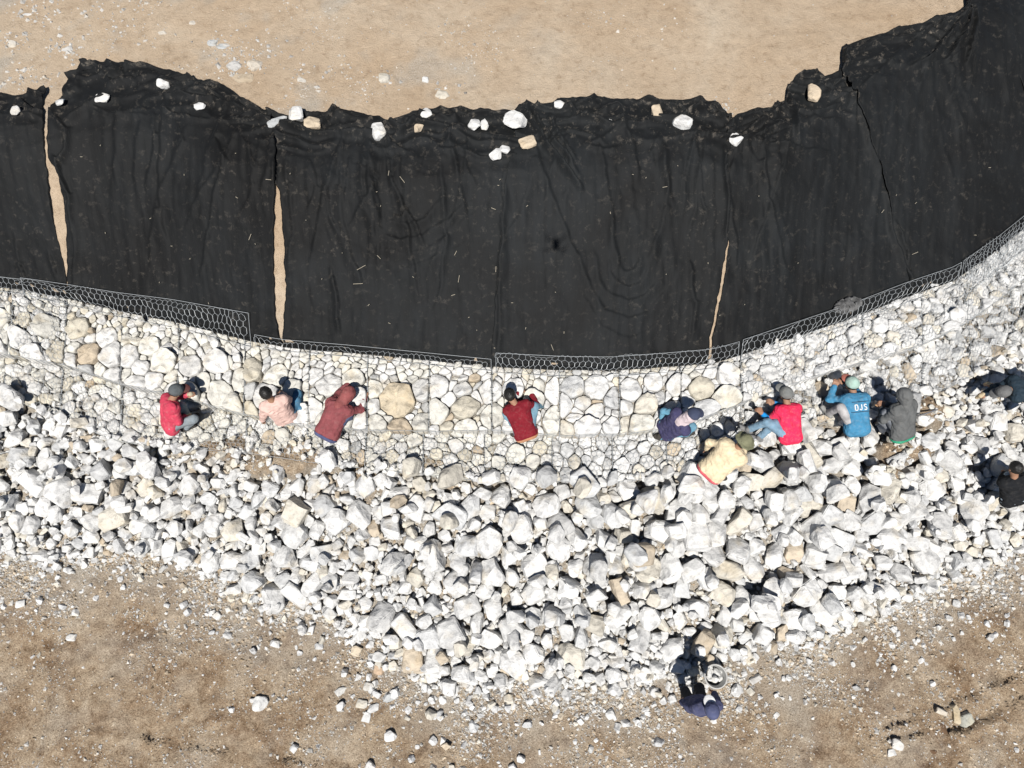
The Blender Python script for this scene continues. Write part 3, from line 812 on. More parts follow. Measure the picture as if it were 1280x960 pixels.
def rot_random(r, tilt):
    return np.array((Matrix.Rotation(r.uniform(0, 2 * math.pi), 3, 'Z') @ Matrix.Rotation(r.normal(0, tilt), 3, 'X') @ Matrix.Rotation(r.normal(0, tilt), 3, 'Y')))
def drop(x, y, size, k, Rm, S, pct=82, commit=True, sink=0.0):
    pl = PROTO[k][1]
    n = (pl[:, :3] / S) @ Rm.T; d = pl[:, 3]
    r = 0.62 * size * 1.05
    i0, i1 = max(0, int((x - r - HX0) / RES)), min(len(hxs), int((x + r - HX0) / RES) + 1)
    j0, j1 = max(0, int((y - r - HY0) / RES)), min(len(hys), int((y + r - HY0) / RES) + 1)
    if i1 - i0 < 2 or j1 - j0 < 2: return None
    gx_, gy_ = MX[j0:j1, i0:i1] - x, MY[j0:j1, i0:i1] - y
    top = np.full(gx_.shape, 9.0); bot = np.full(gx_.shape, -9.0)
    for (a, b, c), dd in zip(n, d):
        if c > 1e-3: top = np.minimum(top, (dd - a * gx_ - b * gy_) / c)
        elif c < -1e-3: bot = np.maximum(bot, (dd - a * gx_ - b * gy_) / c)
    ok = top > bot
    if ok.sum() < 3: return None
    sub = HM[j0:j1, i0:i1]
    z = float(np.percentile((sub - bot)[ok], pct)) - sink
    if commit: sub[ok] = np.maximum(sub[ok], (z + top)[ok])
    return z

SIZEMAP = np.array([(40,560,20),(40,680,15),(130,640,23),(60,610,24),(250,620,22),(350,690,24),(300,600,17),(430,640,22),(420,700,18),(520,640,26),(600,660,33),(600,760,28),(690,770,30),(700,640,34),(800,640,35),(900,700,36),(1000,600,35),(950,750,32),(1050,680,30),(1100,610,25),(1100,740,21),(1180,660,20),(1200,560,15),(1250,540,16),(1230,505,11),(1250,650,17),(480,770,22),(560,830,21),(700,840,20),(800,830,19),(900,800,21),(470,720,14),(960,590,32),(1180,600,20),(1150,720,15)], float)
SM_W = np.array([at(x, y, 0.5)[:2] for x, y, _ in SIZEMAP])
def size_at(X, Y):
    d2 = (X[:, None] - SM_W[None, :, 0]) ** 2 + (Y[:, None] - SM_W[None, :, 1]) ** 2 + 0.05
    w = 1 / d2 ** 1.6
    return (w @ SIZEMAP[:, 2]) / w.sum(1) / 74.0
rr = np.random.default_rng(77)
rocks = []   # (x, y, z, size, proto, Rm, S, colour)
def put(x, y, size, pct, tilt=0.5, tint=white, sink=0.0):
    k = int(rr.integers(0, len(PROTO)))
    S = size * 1.03 * np.array([rr.uniform(0.92, 1.22), rr.uniform(0.9, 1.1), rr.uniform(0.95, 1.3)])
    Rm = rot_random(rr, tilt)
    z = drop(x, y, size * 1.2, k, Rm, S, pct, True, sink)
    if z is not None: rocks.append((x, y, z, size, k, Rm, S, tint()))
def in_pile(X, Y, marg=0.0):
    return (Y < Yc(C3, X) + marg) & (Y > Yc(C4, X)) & (soil_mask(X, Y) < 0.35)
# loosely filled baskets at the right: angular stones dropped in, each a part of its basket
for e, quad, ztop, row_ in LOOSE:
    q = [np.array(p) for p in quad]; loc = np.array(e.location); cand = []
    for _ in range(700):
        u, v = rr.uniform(0.03, 0.97), rr.uniform(0.03, 0.97)
        cand.append((float(np.clip(0.085 * math.exp(rr.normal(0.25, 0.42)), 0.06, 0.27)), (1 - v) * ((1 - u) * q[0] + u * q[1]) + v * ((1 - u) * q[3] + u * q[2])))
    cand.sort(key=lambda c: -c[0] * rr.uniform(0.6, 1.2)); got = []
    for r_, p in cand:
        if all((p[0] - a[0]) ** 2 + (p[1] - a[1]) ** 2 > (0.38 * (r_ + b_)) ** 2 for b_, a in got): got.append((r_, p))
    for r_, p in (got[:110] if row_ == "tier" else [c for c in got if c[0] < 0.2][:30]):
        k = int(rr.integers(0, len(PROTO))); S = r_ * np.array([rr.uniform(1.05, 1.35), rr.uniform(0.95, 1.15), rr.uniform(0.85, 1.2)]); Rm = rot_random(rr, 0.4)
        z = drop(p[0], p[1], r_ * 1.25, k, Rm, S, 45, True, 0.02 if row_ == "tier" else 0.03)
        if z is None: continue
        o = link("stone", PROTO[k][0], e); M = np.eye(4); M[:3, :3] = Rm @ np.diag(S); M[:3, 3] = np.array([p[0], p[1], min(z, ztop + 0.07)]) - loc
        o.matrix_local = Matrix(M.tolist()); o.color = (*white(), 1)
# 1 small stones that fill the body of the pile
n = 14000
X = rr.uniform(-10, 10, n); Y = rr.uniform(-1.2, 6.5, n); ok = in_pile(X, Y); X, Y = X[ok], Y[ok]
for x, y in zip(X[:4300], Y[:4300]): put(x, y, rr.uniform(0.05, 0.15), 60)
# 2 the rocks one sees
n = 26000
n = 34000
X = rr.uniform(-10, 10, n); Y = rr.uniform(-1.6, 6.8, n)
ok = in_pile(X, Y, 0.07) & (np.abs(X) < 9.6); X, Y = X[ok], Y[ok]
Sz = size_at(X, Y) * 0.71 * np.exp(rr.normal(-0.03, 0.37, len(X)))
edge = np.clip((Y - Yc(C4, X)) / 0.35, 0, 1); Sz = Sz * (0.62 + 0.38 * edge)
Sz = Sz * (0.66 + 0.34 * np.clip((Yc(C3, X) - Y) / 0.45, 0, 1)); Sz = np.clip(Sz, 0.085, 0.46)
o_ = np.argsort(-Sz * rr.uniform(0.55, 1.25, len(X))); X, Y, Sz = X[o_], Y[o_], Sz[o_]
ax_, ay_, ar_ = np.empty(12000), np.empty(12000), np.empty(12000); na = 0
acc = []
for x, y, s in zip(X, Y, Sz):
    r = s * 0.5
    if na and np.any((ax_[:na] - x) ** 2 + (ay_[:na] - y) ** 2 < (0.72 * (ar_[:na] + r)) ** 2): continue
    ax_[na], ay_[na], ar_[na] = x, y, r; na += 1; acc.append((x, y, s))
rr.shuffle(acc)
for x, y, s in acc: put(x, y, s, 66, 0.42)
# 2b chips fallen into the gaps
X = rr.uniform(-10, 10, 60000); Y = rr.uniform(-1.4, 6.6, 60000); ok = in_pile(X, Y, 0.1) & (np.abs(X) < 9.4); X, Y = X[ok], Y[ok]
ii_, jj_ = ((X - HX0) / RES).astype(int), ((Y - HY0) / RES).astype(int)
dep = HM[jj_, ii_] - HBASE[jj_, ii_]; o_ = np.argsort(dep)[: len(dep) // 6]; rr.shuffle(o_)
for q in o_[:650]: put(X[q], Y[q], rr.uniform(0.06, 0.14), 40, 0.5)
for p_, rx_, ry_, z_ in SOILW:
    for _ in range(16): put(p_[0] + rr.normal(0, rx_ * 0.6), p_[1] + rr.normal(0, ry_ * 0.6), rr.uniform(0.04, 0.13), 50, 0.4, cream)
# 3 stones tumbled on top
n = 260
X = rr.uniform(-9.5, 9.5, 4000); Y = rr.uniform(-1, 6.5, 4000); ok = in_pile(X, Y, -0.15); X, Y = X[ok][:n], Y[ok][:n]
for x, y, s in zip(X, Y, size_at(X, Y)): put(x, y, s * rr.uniform(0.45, 0.9), 68, 0.45)
# 4 strays below the pile's edge
n = 2000
X = rr.uniform(-9.5, 9.5, n); D = rr.exponential(0.42, n)
for x, d in zip(X, D):
    if rr.random() < 0.75: put(x, float(Yc(C4, x)) - d, (0.03 + 0.13 * rr.random() ** 3.0) * (1.15 if abs(x) < 4 else 0.85), 45, 0.5, white, 0.015)
def to_px(x, y, z):
    v = np.array([x, y, z - CAM_Z]); c, s = math.cos(TILT), math.sin(TILT)
    yc_, zc_ = v[1] * c + v[2] * s, -v[1] * s + v[2] * c
    return 640 + FPX * v[0] / -zc_, 480 - FPX * yc_ / -zc_
def shown(rk):
    px, py = to_px(rk[0], rk[1], rk[2])
    if not (-4 < px < 1284 and -4 < py < 964): return 0
    i, j = int((rk[0] - HX0) / RES), int((rk[1] - HY0) / RES)
    w = max(1, int(rk[3] * 0.3 / RES)); sub = HM[j - w:j + w + 1, i - w:i + w + 1]
    vis = np.mean(sub < rk[2] + 0.5 * rk[6][2]) if sub.size else 0
    return rk[3] * float(vis)
order = sorted(range(len(rocks)), key=lambda i: -shown(rocks[i]))
single = set(order[:262])
def rock_obj(rk, label, group, name="rock"):
    x, y, z, s, k, Rm, S, col = rk
    o = link(name, PROTO[k][0])
    M = np.eye(4); M[:3, :3] = Rm @ np.diag(S); M[:3, 3] = (x, y, z)
    o.matrix_world = Matrix(M.tolist())
    o.color = (*col, 1)
    tag(o, label, "rock", group)
    return o
LAND = [(0, 120, "left picture edge"), (120, 270, "red-shirted worker"), (270, 385, "pale pink worker"), (385, 500, "maroon-hooded worker"), (500, 600, "big tan slab"), (600, 720, "dark red sweater worker"), (720, 810, "blocky white gabion stones"), (810, 880, "purple-vested worker"), (880, 955, "cream-shirted worker"), (955, 1030, "pink-shirted worker"), (1030, 1100, "blue-vested worker"), (1100, 1190, "grey-hooded worker"), (1190, 1300, "right picture edge")]
byl = {}
for i in single:
    rk = rocks[i]; px, py = to_px(*rk[:3]); X_ = rk[0]
    t = (rk[1] - float(Yc(C4, X_))) / float(Yc(C3, X_) - Yc(C4, X_))
    lev = "upper" if t > 0.66 else ("middle" if t > 0.33 else "lower")
    land = next((n_ for a_, b_, n_ in LAND if a_ <= px < b_), LAND[0][2] if px < 0 else LAND[-1][2])
    rel = "at" if "edge" in land else "below"
    c = rk[7]; tone = "tan" if c[0] / c[2] > 1.4 else ("cream" if c[0] / c[2] > 1.15 else ("grey" if c[0] / c[2] < 1.02 else "white"))
    sz = "big" if rk[3] > 0.33 else "mid-sized"
    byl.setdefault((sz, tone, lev, rel, land), []).append((px, i))
for (sz, tone, lev, rel, land), L in byl.items():
    L.sort()
    for q, (px, i) in enumerate(L):
        lab = f"{sz} {tone} rock in the {lev} pile {rel} the {land}"
        if len(L) > 1: lab += ", " + ("leftmost" if q == 0 else "rightmost" if q == len(L) - 1 else ORD[q] + " from left")
        rock_obj(rocks[i], lab, "loose rocks of the pile")
def join_rocks(name, idxs, protos, label, cat, mat):
    Vs, Fs, Cs, off = [], [], [], 0
    for i in idxs:
        x, y, z, s, k, Rm, S, col = rocks[i]
        _, _, V, F = (TINY if s < 0.15 else protos)[k]
        W = (V * S) @ Rm.T + (x, y, z)
        Vs.append(W); Fs.append(F + off); off += len(V); Cs.append(np.tile(col, (len(V), 1)))
    o = link(name, mesh_np(name, np.vstack(Vs), np.vstack(Fs), mat, False, np.vstack(Cs)))
    return tag(o, label, cat, kind="stuff")
join_rocks("rubble", [i for i in range(len(rocks)) if i not in single], LOWP, "smaller white rubble filling the loose rock pile", "rubble", M_RUBBLE)

# rocks placed one by one: weights on the fabric, stones on the sand and on the dirt
def seat(px, py, zguess=None):
    return on_ground(px, py)
WH, TA, GR = (0.60, 0.595, 0.58), (0.52, 0.43, 0.32), (0.40, 0.41, 0.41)
def single_rock(px, py, w, h, col, label, kind="bank", lift=0.0, zf=0.6, rz=None, k=None, group=None):
    if kind == "bank": p = on_ground(px, py); p[2] += 0.085
    else:
        p = at(px, py, 0.05); p[2] = float(terrain(p[0], p[1]))
    k = int(rr.integers(0, len(PROTO))) if k is None else k
    S = np.array([w, h, zf * min(w, h)]) / 74.0 * 1.12
    Rm = np.array((Matrix.Rotation(rr.uniform(-0.5, 0.5) if rz is None else rz, 3, 'Z') @ Matrix.Rotation(rr.normal(0, 0.12), 3, 'X')))
    rk = (p[0], p[1], p[2] + 0.30 * S[2] + lift, w / 74.0, k, Rm, S / np.array([0.95, 0.85, 0.75]), col)
    return rock_obj(rk, label, group or ("weights on the fabric" if kind == "bank" and lift >= 0 else "stones on bare soil"))
W = [(25,144,10,11,WH,"small white rock on the leftmost fabric sheet"),
     (80,134,11,10,WH,"small white rock at the ragged corner beside the long sand gap"),
     (133,129,16,12,WH,"white flat rock on a fold right of the ragged fabric corner"),
     (210,110,16,14,WH,"round white rock alone near the arched top edge of the fabric"),
     (253,138,13,9,WH,"small bright white rock right below the round one on the arched sheet"),
     (350,159,21,12,GR,"long grey rock, leftmost of the trio on the fabric edge"),
     (374,151,17,21,WH,"tall white rock in the middle of the trio on the fabric edge"),
     (394,160,20,13,TA,"tan rock, rightmost of the trio on the fabric edge"),
     (474,171,17,24,WH,"tall egg-shaped white rock by the notch in the fabric edge"),
     (523,165,13,12,TA,"small tan rock below a white one on the fabric edge"),
     (533,149,13,14,WH,"small white rock above a tan one on the fabric edge"),
     (593,162,14,17,WH,"white rock, left of a close pair on the fabric"),
     (606,161,9,13,WH,"narrow pale rock, right of a close pair on the fabric"),
     (644,159,25,24,WH,"largest white boulder on the fabric edge"),
     (621,199,15,13,WH,"lower left of two touching white rocks below the largest boulder"),
     (631,193,11,11,WH,"upper right of two touching white rocks below the largest boulder"),
     (660,184,19,14,TA,"tan stone lying just below the largest white boulder"),
     (697,137,13,12,WH,"small round pale rock on the edge right of the diagonal folds"),
     (765,158,15,11,WH,"white notched rock below a horizontal fold of the middle sheet"),
     (818,148,15,20,TA,"upright tan block on the edge of the middle sheet"),
     (850,159,22,19,WH,"large white heart-shaped rock right of the tan block"),
     (917,181,14,17,WH,"white rock at the head of the thin slanting seam"),
     (1013,123,15,22,TA,"tall smooth tan rock on the bulging sheet at the right")]
for px, py, w, h, c, lab in W: single_rock(px, py, w, h, c, lab, k=None)
U = [(531,100,10,10,WH,"lone bright white stone on the sand above the fabric"),(552,118,17,15,(0.50,0.46,0.39),"flat square grey stone half sunk in the sand"),
     (480,97,13,16,(0.52,0.49,0.43),"pale stone sunk in the sand left of the lone white one"),(303,103,40,32,(0.40,0.33,0.245),"broad weathered boulder bedded in the sand by the fabric arch"),
     (292,82,15,13,(0.47,0.46,0.44),"broken grey stone on top of the bedded boulder"),(318,82,18,16,(0.52,0.47,0.40),"pale slab beside the broken grey stone"),
     (266,53,13,11,GR,"grey stone, left of two lying together on the sand"),(277,57,11,8,GR,"grey stone, right of two lying together on the sand"),
     (34,17,19,9,WH,"long white stone in the upper left corner"),(16,55,11,12,(0.5,0.47,0.42),"pale broken stone near the left edge of the sand"),(85,62,13,12,(0.46,0.45,0.43),"crumbled grey stone on the sand above the ragged corner"),
     (378,99,12,11,(0.5,0.47,0.42),"pale chip on the sand above the arched fabric"),(240,28,11,8,(0.5,0.46,0.4),"small pale stone on the sand near the top edge"),(202,41,12,8,(0.52,0.48,0.42),"flat pale stone left on the bare sand")]
for px, py, w, h, c, lab in U: single_rock(px, py, w, h, c, lab, lift=-0.11 - 0.0014 * w - (0.10 if w > 30 else 0), zf=0.5, group="stones in the sand above the fabric")
D = [(448,795,16,19,WH,"white rock at the top of the small cluster below the pile"),(446,814,13,15,(0.55,0.47,0.36),"tan rock below the white one in the small cluster"),(475,822,16,15,WH,"bright white rock, right of the small cluster"),
     (473,837,11,12,(0.5,0.37,0.26),"brown rock under the bright white one"),(326,880,15,20,WH,"white block lying alone on the left dirt"),(425,865,15,10,(0.55,0.54,0.51),"flat grey chip on the dirt"),(461,859,11,12,(0.5,0.48,0.44),"grey pebble, left of two on the dirt"),
     (487,870,16,12,(0.42,0.43,0.43),"dark grey slab on the dirt"),(451,880,13,9,(0.55,0.53,0.48),"pale flat stone on the dirt below the pebbles"),(466,886,14,10,WH,"white crumbled stone on the dirt"),(457,898,9,14,WH,"white upright sliver on the dirt"),
     (541,826,24,36,WH,"tall white rock at the lower tip of the pile"),(517,831,12,13,WH,"white cube left of the tall rock"),(688,839,17,23,WH,"white pointed rock below the middle of the pile"),(805,840,21,22,WH,"white boulder left of the standing worker's shadow"),
     (768,858,16,14,WH,"white stone lying lower left of the boulder"),(945,850,13,12,(0.55,0.53,0.5),"pale stone right of the bucket"),(641,833,24,30,(0.60,0.51,0.39),"large smooth tan rock at the lower edge of the pile"),(1166,730,17,15,(0.62,0.59,0.5),"cream block at the lower right edge of the pile"),
     (1222,715,15,8,WH,"flat white stone on brown dirt at the right"),(25,755,10,13,WH,"white stone on the left dirt below the pile"),(87,797,12,10,WH,"pale stone in the left dirt"),(1120,930,12,11,(0.55,0.53,0.5),"pale rounded stone by the lower wheel rut"),(1115,942,9,9,WH,"small white stone by the lower wheel rut"),
     (1176,890,11,10,(0.52,0.47,0.4),"square stone on the rim of the upper rut"),(1196,893,9,18,(0.48,0.41,0.3),"narrow upright stone standing in the rut"),(1208,900,18,15,(0.40,0.40,0.35),"grey green stone beside the upright one in the rut"),(1181,912,9,17,(0.12,0.075,0.045),"dark brown clod below the rut"),(1172,942,22,8,(0.115,0.07,0.042),"long dark brown clod near the bottom edge")]
for px, py, w, h, c, lab in D: single_rock(px, py, w, h, c, lab, kind="low", lift=-0.045 if c[0] < 0.2 else -0.02, zf=0.55 if c[0] < 0.2 else 0.75)

# gravel: pebbles strewn over the dirt and the terrace
def pebbles(name, X, Y, Z, Sz, Cc, label):
    kinds = []
    for s in range(8):
        r = np.random.default_rng(s)
        V = np.array([(1,0,0),(-1,0,0),(0,1,0),(0,-1,0),(0,0,1),(0,0,-1),(.65,.65,.3),(-.65,.6,.25)], float)[:6] * r.uniform(0.65, 1.2, (6, 3))
        V = V + r.normal(0, 0.16, V.shape); kinds.append(V * np.array([0.5, 0.42, 0.32]))
    F0 = np.array([(0,2,4),(2,1,4),(1,3,4),(3,0,4),(2,0,5),(1,2,5),(3,1,5),(0,3,5)])
    n = len(X); K = np.stack(kinds)[np.arange(n) % 8]
    a = np.random.default_rng(9).uniform(0, 6.28, n); ca, sa = np.cos(a), np.sin(a)
    V = np.empty((n, 6, 3))
    V[..., 0] = (K[..., 0] * ca[:, None] - K[..., 1] * sa[:, None]) * Sz[:, None] + X[:, None]
    V[..., 1] = (K[..., 0] * sa[:, None] + K[..., 1] * ca[:, None]) * Sz[:, None] + Y[:, None]
    V[..., 2] = K[..., 2] * Sz[:, None] + Z[:, None]
    F = (F0[None] + 6 * np.arange(n)[:, None, None]).reshape(-1, 3)
    o = link(name, mesh_np(name, V.reshape(-1, 3), F, M_RUBBLE, False, np.repeat(Cc, 6, 0)))
    return tag(o, label, "gravel", kind="stuff")
gr = np.random.default_rng(3)
n = 330000
X = gr.uniform(-10, 10, n); Y = gr.uniform(-2.8, 4.2, n)
d = Yc(C4, X) - Y
dens = np.where(d > 0, 1.35 * np.exp(-d / 0.60) + 0.17, np.where(d > -0.5, 0.8, 0.25)) * np.clip(0.55 + 1.1 * fbm(X * 1.1, Y * 1.1, 0, 3, 90), 0.08, 1.6)
ok = (gr.random(n) < dens * 1.0) & (Y < Yc(C3, X)); X, Y, d = X[ok], Y[ok], d[ok]
Sz = np.exp(gr.normal(-3.80, 0.58, len(X))); Sz = np.clip(Sz * (0.95 + 0.7 * np.exp(-np.clip(d, 0, None) / 0.5)), 0.011, 0.10)
Z = terrain(X, Y) + 0.10 * Sz
base = np.array([(0.60,0.58,0.54),(0.52,0.50,0.47),(0.56,0.47,0.36),(0.44,0.35,0.25),(0.34,0.26,0.18),(0.63,0.62,0.60)])[gr.choice(6, len(X), p=[.24,.26,.22,.11,.06,.11])]
pebbles("gravel", X, Y, Z, Sz, base * gr.uniform(0.72, 1.08, (len(X), 1)), "loose gravel strewn over the brown dirt below the pile")
n = 40000
X = gr.uniform(-10, 9, n); Y = gr.uniform(6, 14.2, n)
dens = np.clip(-0.12 + 1.3 * fbm(X * 0.9, Y * 0.9, 0, 4, 95), 0.02, 1) * np.where(X < 4.5, sstep(4.5, -4.0, X), 0) * 1.6 + 0.015
ok = (gr.random(n) < dens) & (Y > Yc(CC, X) + 0.9); X, Y = X[ok], Y[ok]
Sz = np.clip(np.exp(gr.normal(-3.6, 0.5, len(X))), 0.014, 0.1)
pebbles("terrace_gravel", X, Y, terrain(X, Y), Sz, np.array([(0.46,0.43,0.385)]) * gr.uniform(0.7, 1.2, (len(X), 1)), "pale stone chips scattered on the sandy terrace")
n = 5000
X = gr.uniform(-6, 8, n); Y = gr.uniform(2, 6, n); ok = soil_mask(X, Y) > 0.4; X, Y = X[ok], Y[ok]
Xx = np.concatenate([X + gr.normal(0, .02, len(X)) for _ in range(2)]); Yy = np.concatenate([Y + gr.normal(0, .02, len(Y)) for _ in range(2)])
Sz = np.clip(np.exp(gr.normal(-3.6, 0.45, len(Xx))), 0.014, 0.07)
pebbles("soil_crumbs", Xx, Yy, terrain(Xx, Yy), Sz, np.array([(0.44,0.34,0.23)]) * gr.uniform(0.6, 1.3, (len(Xx), 1)), "soil crumbs and small stones heaped on the lower tier")
CL = [(85,60,60,14),(295,78,70,16),(20,52,40,12),(48,12,60,22),(125,8,50,20),(268,52,30,12),(160,30,40,30),(380,95,25,14),(330,60,40,20),(25,95,30,14),(480,95,16,8),(552,112,14,8),(905,135,25,10),(60,100,25,12)]
X, Y = [], []
for cx, cy, m_, sp in CL:
    for _ in range(m_):
        p_ = at(cx + gr.normal(0, sp), cy + gr.normal(0, sp * 0.7), Z_PLAT); X.append(p_[0]); Y.append(p_[1])
X, Y = np.array(X), np.array(Y); ok = Y > Yc(CC, X) + 0.85; X, Y = X[ok], Y[ok]
pebbles("crushed_stone", X, Y, terrain(X, Y), np.clip(np.exp(gr.normal(-3.0, 0.5, len(X))), 0.02, 0.14), np.array([(0.44, 0.425, 0.40)]) * gr.uniform(0.75, 1.2, (len(X), 1)), "clusters of crushed grey stone on the sand at the upper left")
# clods thrown up along the wheel ruts
X, Y = [], []
for pts, dep, w in RUTS:
    P_ = resample(np.array(pts), 90); nb = fbm(P_[:, 0] * 1.4, P_[:, 1] * 1.4, 0, 2, 55)
    for q in range(90):
        for _ in range(int(np.clip(1 + 8 * nb[q], 0, 4))):
            X.append(P_[q, 0] + gr.normal(0, 0.04)); Y.append(P_[q, 1] + gr.normal(-0.02, 0.04))
X, Y = np.array(X), np.array(Y)
pebbles("soil_clods", X, Y, terrain(X, Y) + 0.002, np.clip(np.exp(gr.normal(-3.2, 0.45, len(X))), 0.02, 0.10), np.array([(0.30, 0.23, 0.16)]) * gr.uniform(0.7, 1.15, (len(X), 1)), "broken soil clods along the wheel ruts")
# straw and twig litter on the fabric
LIT = [(453,338,12,0.5),(449,358,12,0.05),(504,229,10,-0.9),(152,147,10,0.1),(487,221,6,1.4),(617,265,6,-0.4),(567,372,5,0.3),(574,352,9,1.4),(690,437,8,-1.2),(830,238,7,0.2),(338,229,7,-0.1),(315,300,8,1.2),(620,340,7,1.5),(570,320,6,1.1),(475,325,6,-0.8),(1140,320,8,0.4),(1100,268,5,0.9)]
for _ in range(70):
    x = gr.uniform(100, 1240); y = gr.uniform(180, 440)
    if y < np.interp(x, [p[0] for p in K0p], [p[1] for p in K0p]) - 12 and y > np.interp(x, [p[0] for p in KCp], [p[1] for p in KCp]): LIT.append((x, y, gr.uniform(1.0, 3.2), gr.uniform(-1.6, 1.6)))
A, B = [], []
for x, y, L, a in LIT:
    dx, dy = 0.5 * L * math.cos(a), -0.5 * L * math.sin(a)
    p, q = on_ground(x - dx, y - dy), on_ground(x + dx, y + dy)
    A.append(p + [0, 0, 0.095]); B.append(q + [0, 0, 0.095])
V, F = tubes(A, B, 0.004, 4)
tag(link("straw_litter", mesh_np("straw_litter", V, F, plain_material("straw", (0.36, 0.32, 0.25), 0.9), False)), "bits of straw and twig scattered on the black fabric", "litter", kind="stuff")

# ---------------------------------------------------------------- people: implicit bodies meshed as one surface
def surface_net(f, lo, hi, h):
    nx_, ny_, nz_ = [int(math.ceil((b - a) / h)) + 1 for a, b in zip(lo, hi)]
    gx_, gy_, gz_ = [lo[i] + h * np.arange(n_) for i, n_ in enumerate((nx_, ny_, nz_))]
    G = np.stack(np.meshgrid(gx_, gy_, gz_, indexing='ij'), -1).astype(np.float32)
    D = f(G.reshape(-1, 3)).reshape(nx_, ny_, nz_)
    S = D < 0
    corners = [(i, j, k) for i in (0, 1) for j in (0, 1) for k in (0, 1)]
    sl = lambda A, c: A[c[0]:nx_ - 1 + c[0], c[1]:ny_ - 1 + c[1], c[2]:nz_ - 1 + c[2]]
    cnt = sum(sl(S, c).astype(int) for c in corners)
    act = (cnt > 0) & (cnt < 8)
    ids = -np.ones(act.shape, int); ids[act] = np.arange(act.sum())
    I = np.argwhere(act)
    acc = np.zeros((len(I), 3)); num = np.zeros(len(I))
    for a in corners:
        for ax in range(3):
            if a[ax]: continue
            b = list(a); b[ax] = 1
            da = D[I[:, 0] + a[0], I[:, 1] + a[1], I[:, 2] + a[2]]; db = D[I[:, 0] + b[0], I[:, 1] + b[1], I[:, 2] + b[2]]
            m = (da < 0) != (db < 0)
            t = np.where(m, da / np.where(m, da - db, 1), 0)
            p = np.tile(np.array(a, float), (len(I), 1)); p[:, ax] = t
            acc += p * m[:, None]; num += m
    V = (I + acc / num[:, None]) * h + np.array(lo)
    quads = []
    for ax in range(3):
        u, v = (ax + 1) % 3, (ax + 2) % 3
        n_ = [nx_, ny_, nz_]
        s0 = [slice(None)] * 3; s1 = [slice(None)] * 3
        s0[ax] = slice(0, n_[ax] - 1); s1[ax] = slice(1, n_[ax])
        ch = S[tuple(s0)] != S[tuple(s1)]
        E_ = np.argwhere(ch); 
        E_ = E_[(E_[:, u] > 0) & (E_[:, v] > 0) & (E_[:, u] < n_[u] - 1) & (E_[:, v] < n_[v] - 1)]
        if not len(E_): continue
        def cell(du, dv):
            c = E_.copy(); c[:, u] += du; c[:, v] += dv
            return ids[c[:, 0], c[:, 1], c[:, 2]]
        q = np.stack([cell(-1, -1), cell(0, -1), cell(0, 0), cell(-1, 0)], 1)
        ins = S[E_[:, 0], E_[:, 1], E_[:, 2]]
        q[~ins] = q[~ins][:, ::-1]
        quads.append(q)
    Q = np.vstack(quads)
    return V, Q[(Q >= 0).all(1)]
def cap(P, a, b, r1, r2):
    a, b = np.asarray(a, np.float32), np.asarray(b, np.float32); ab = b - a
    Q = P - a; t = np.clip(Q @ (ab / max(float(ab @ ab), 1e-9)), 0, 1)
    Q = Q - t[:, None] * ab
    return np.sqrt(np.einsum('ij,ij->i', Q, Q)) - (r1 + (r2 - r1) * t)
def ell(P, c, ax, r):
    """ellipsoid with axis matrix rows ax, radii r"""
    Q = (P - c) @ np.asarray(ax).T / np.asarray(r)
    k = np.linalg.norm(Q, axis=1)
    return (k - 1) * min(r)
def smin(ds, k):
    d = ds[0]
    for e in ds[1:]:
        h = np.clip(0.5 + 0.5 * (e - d) / k, 0, 1)
        d = e + (d - e) * h - k * h * (1 - h)
    return d
def unit(v): v = np.asarray(v, float); return v / max(np.linalg.norm(v), 1e-9)
def ik(a, c, l1, l2, pole):
    d = c - a; L = np.linalg.norm(d)
    if L > (l1 + l2) * 0.995: c = a + d / L * (l1 + l2) * 0.995; d = c - a; L = np.linalg.norm(d)
    if L < 0.12: c = a + unit(d) * 0.12; d = c - a; L = 0.12
    x = (l1 * l1 - l2 * l2 + L * L) / (2 * L); h_ = math.sqrt(max(0, l1 * l1 - x * x)); u = d / L
    p = pole - (pole @ u) * u
    return a + u * x + unit(p) * h_, c
def on_ray(px, py, centre, dist, high=True):
    """point on the sight line at a given distance from centre (bone length), else the nearest"""
    o = np.array([0, 0, CAM_Z]); d = unit(ray(px, py)); m = (centre - o) @ d; q = o + d * m
    h2 = dist ** 2 - ((q - centre) @ (q - centre))
    if h2 <= 0: return centre + unit(q - centre) * dist
    return o + d * (m - math.sqrt(h2))
M_SKIN = plain_material("skin", (0.30, 0.165, 0.105), 0.6, 0, 0.3)
M_HAIR = plain_material("hair", (0.010, 0.009, 0.008), 0.55, 0, 0.4)
M_EYE = plain_material("eyes", (0.02, 0.018, 0.016), 0.3, 0, 0.5)
def qmesh(name, V, Q, mat, smooth=True): return mesh_np(name, V, Q, mat, smooth)

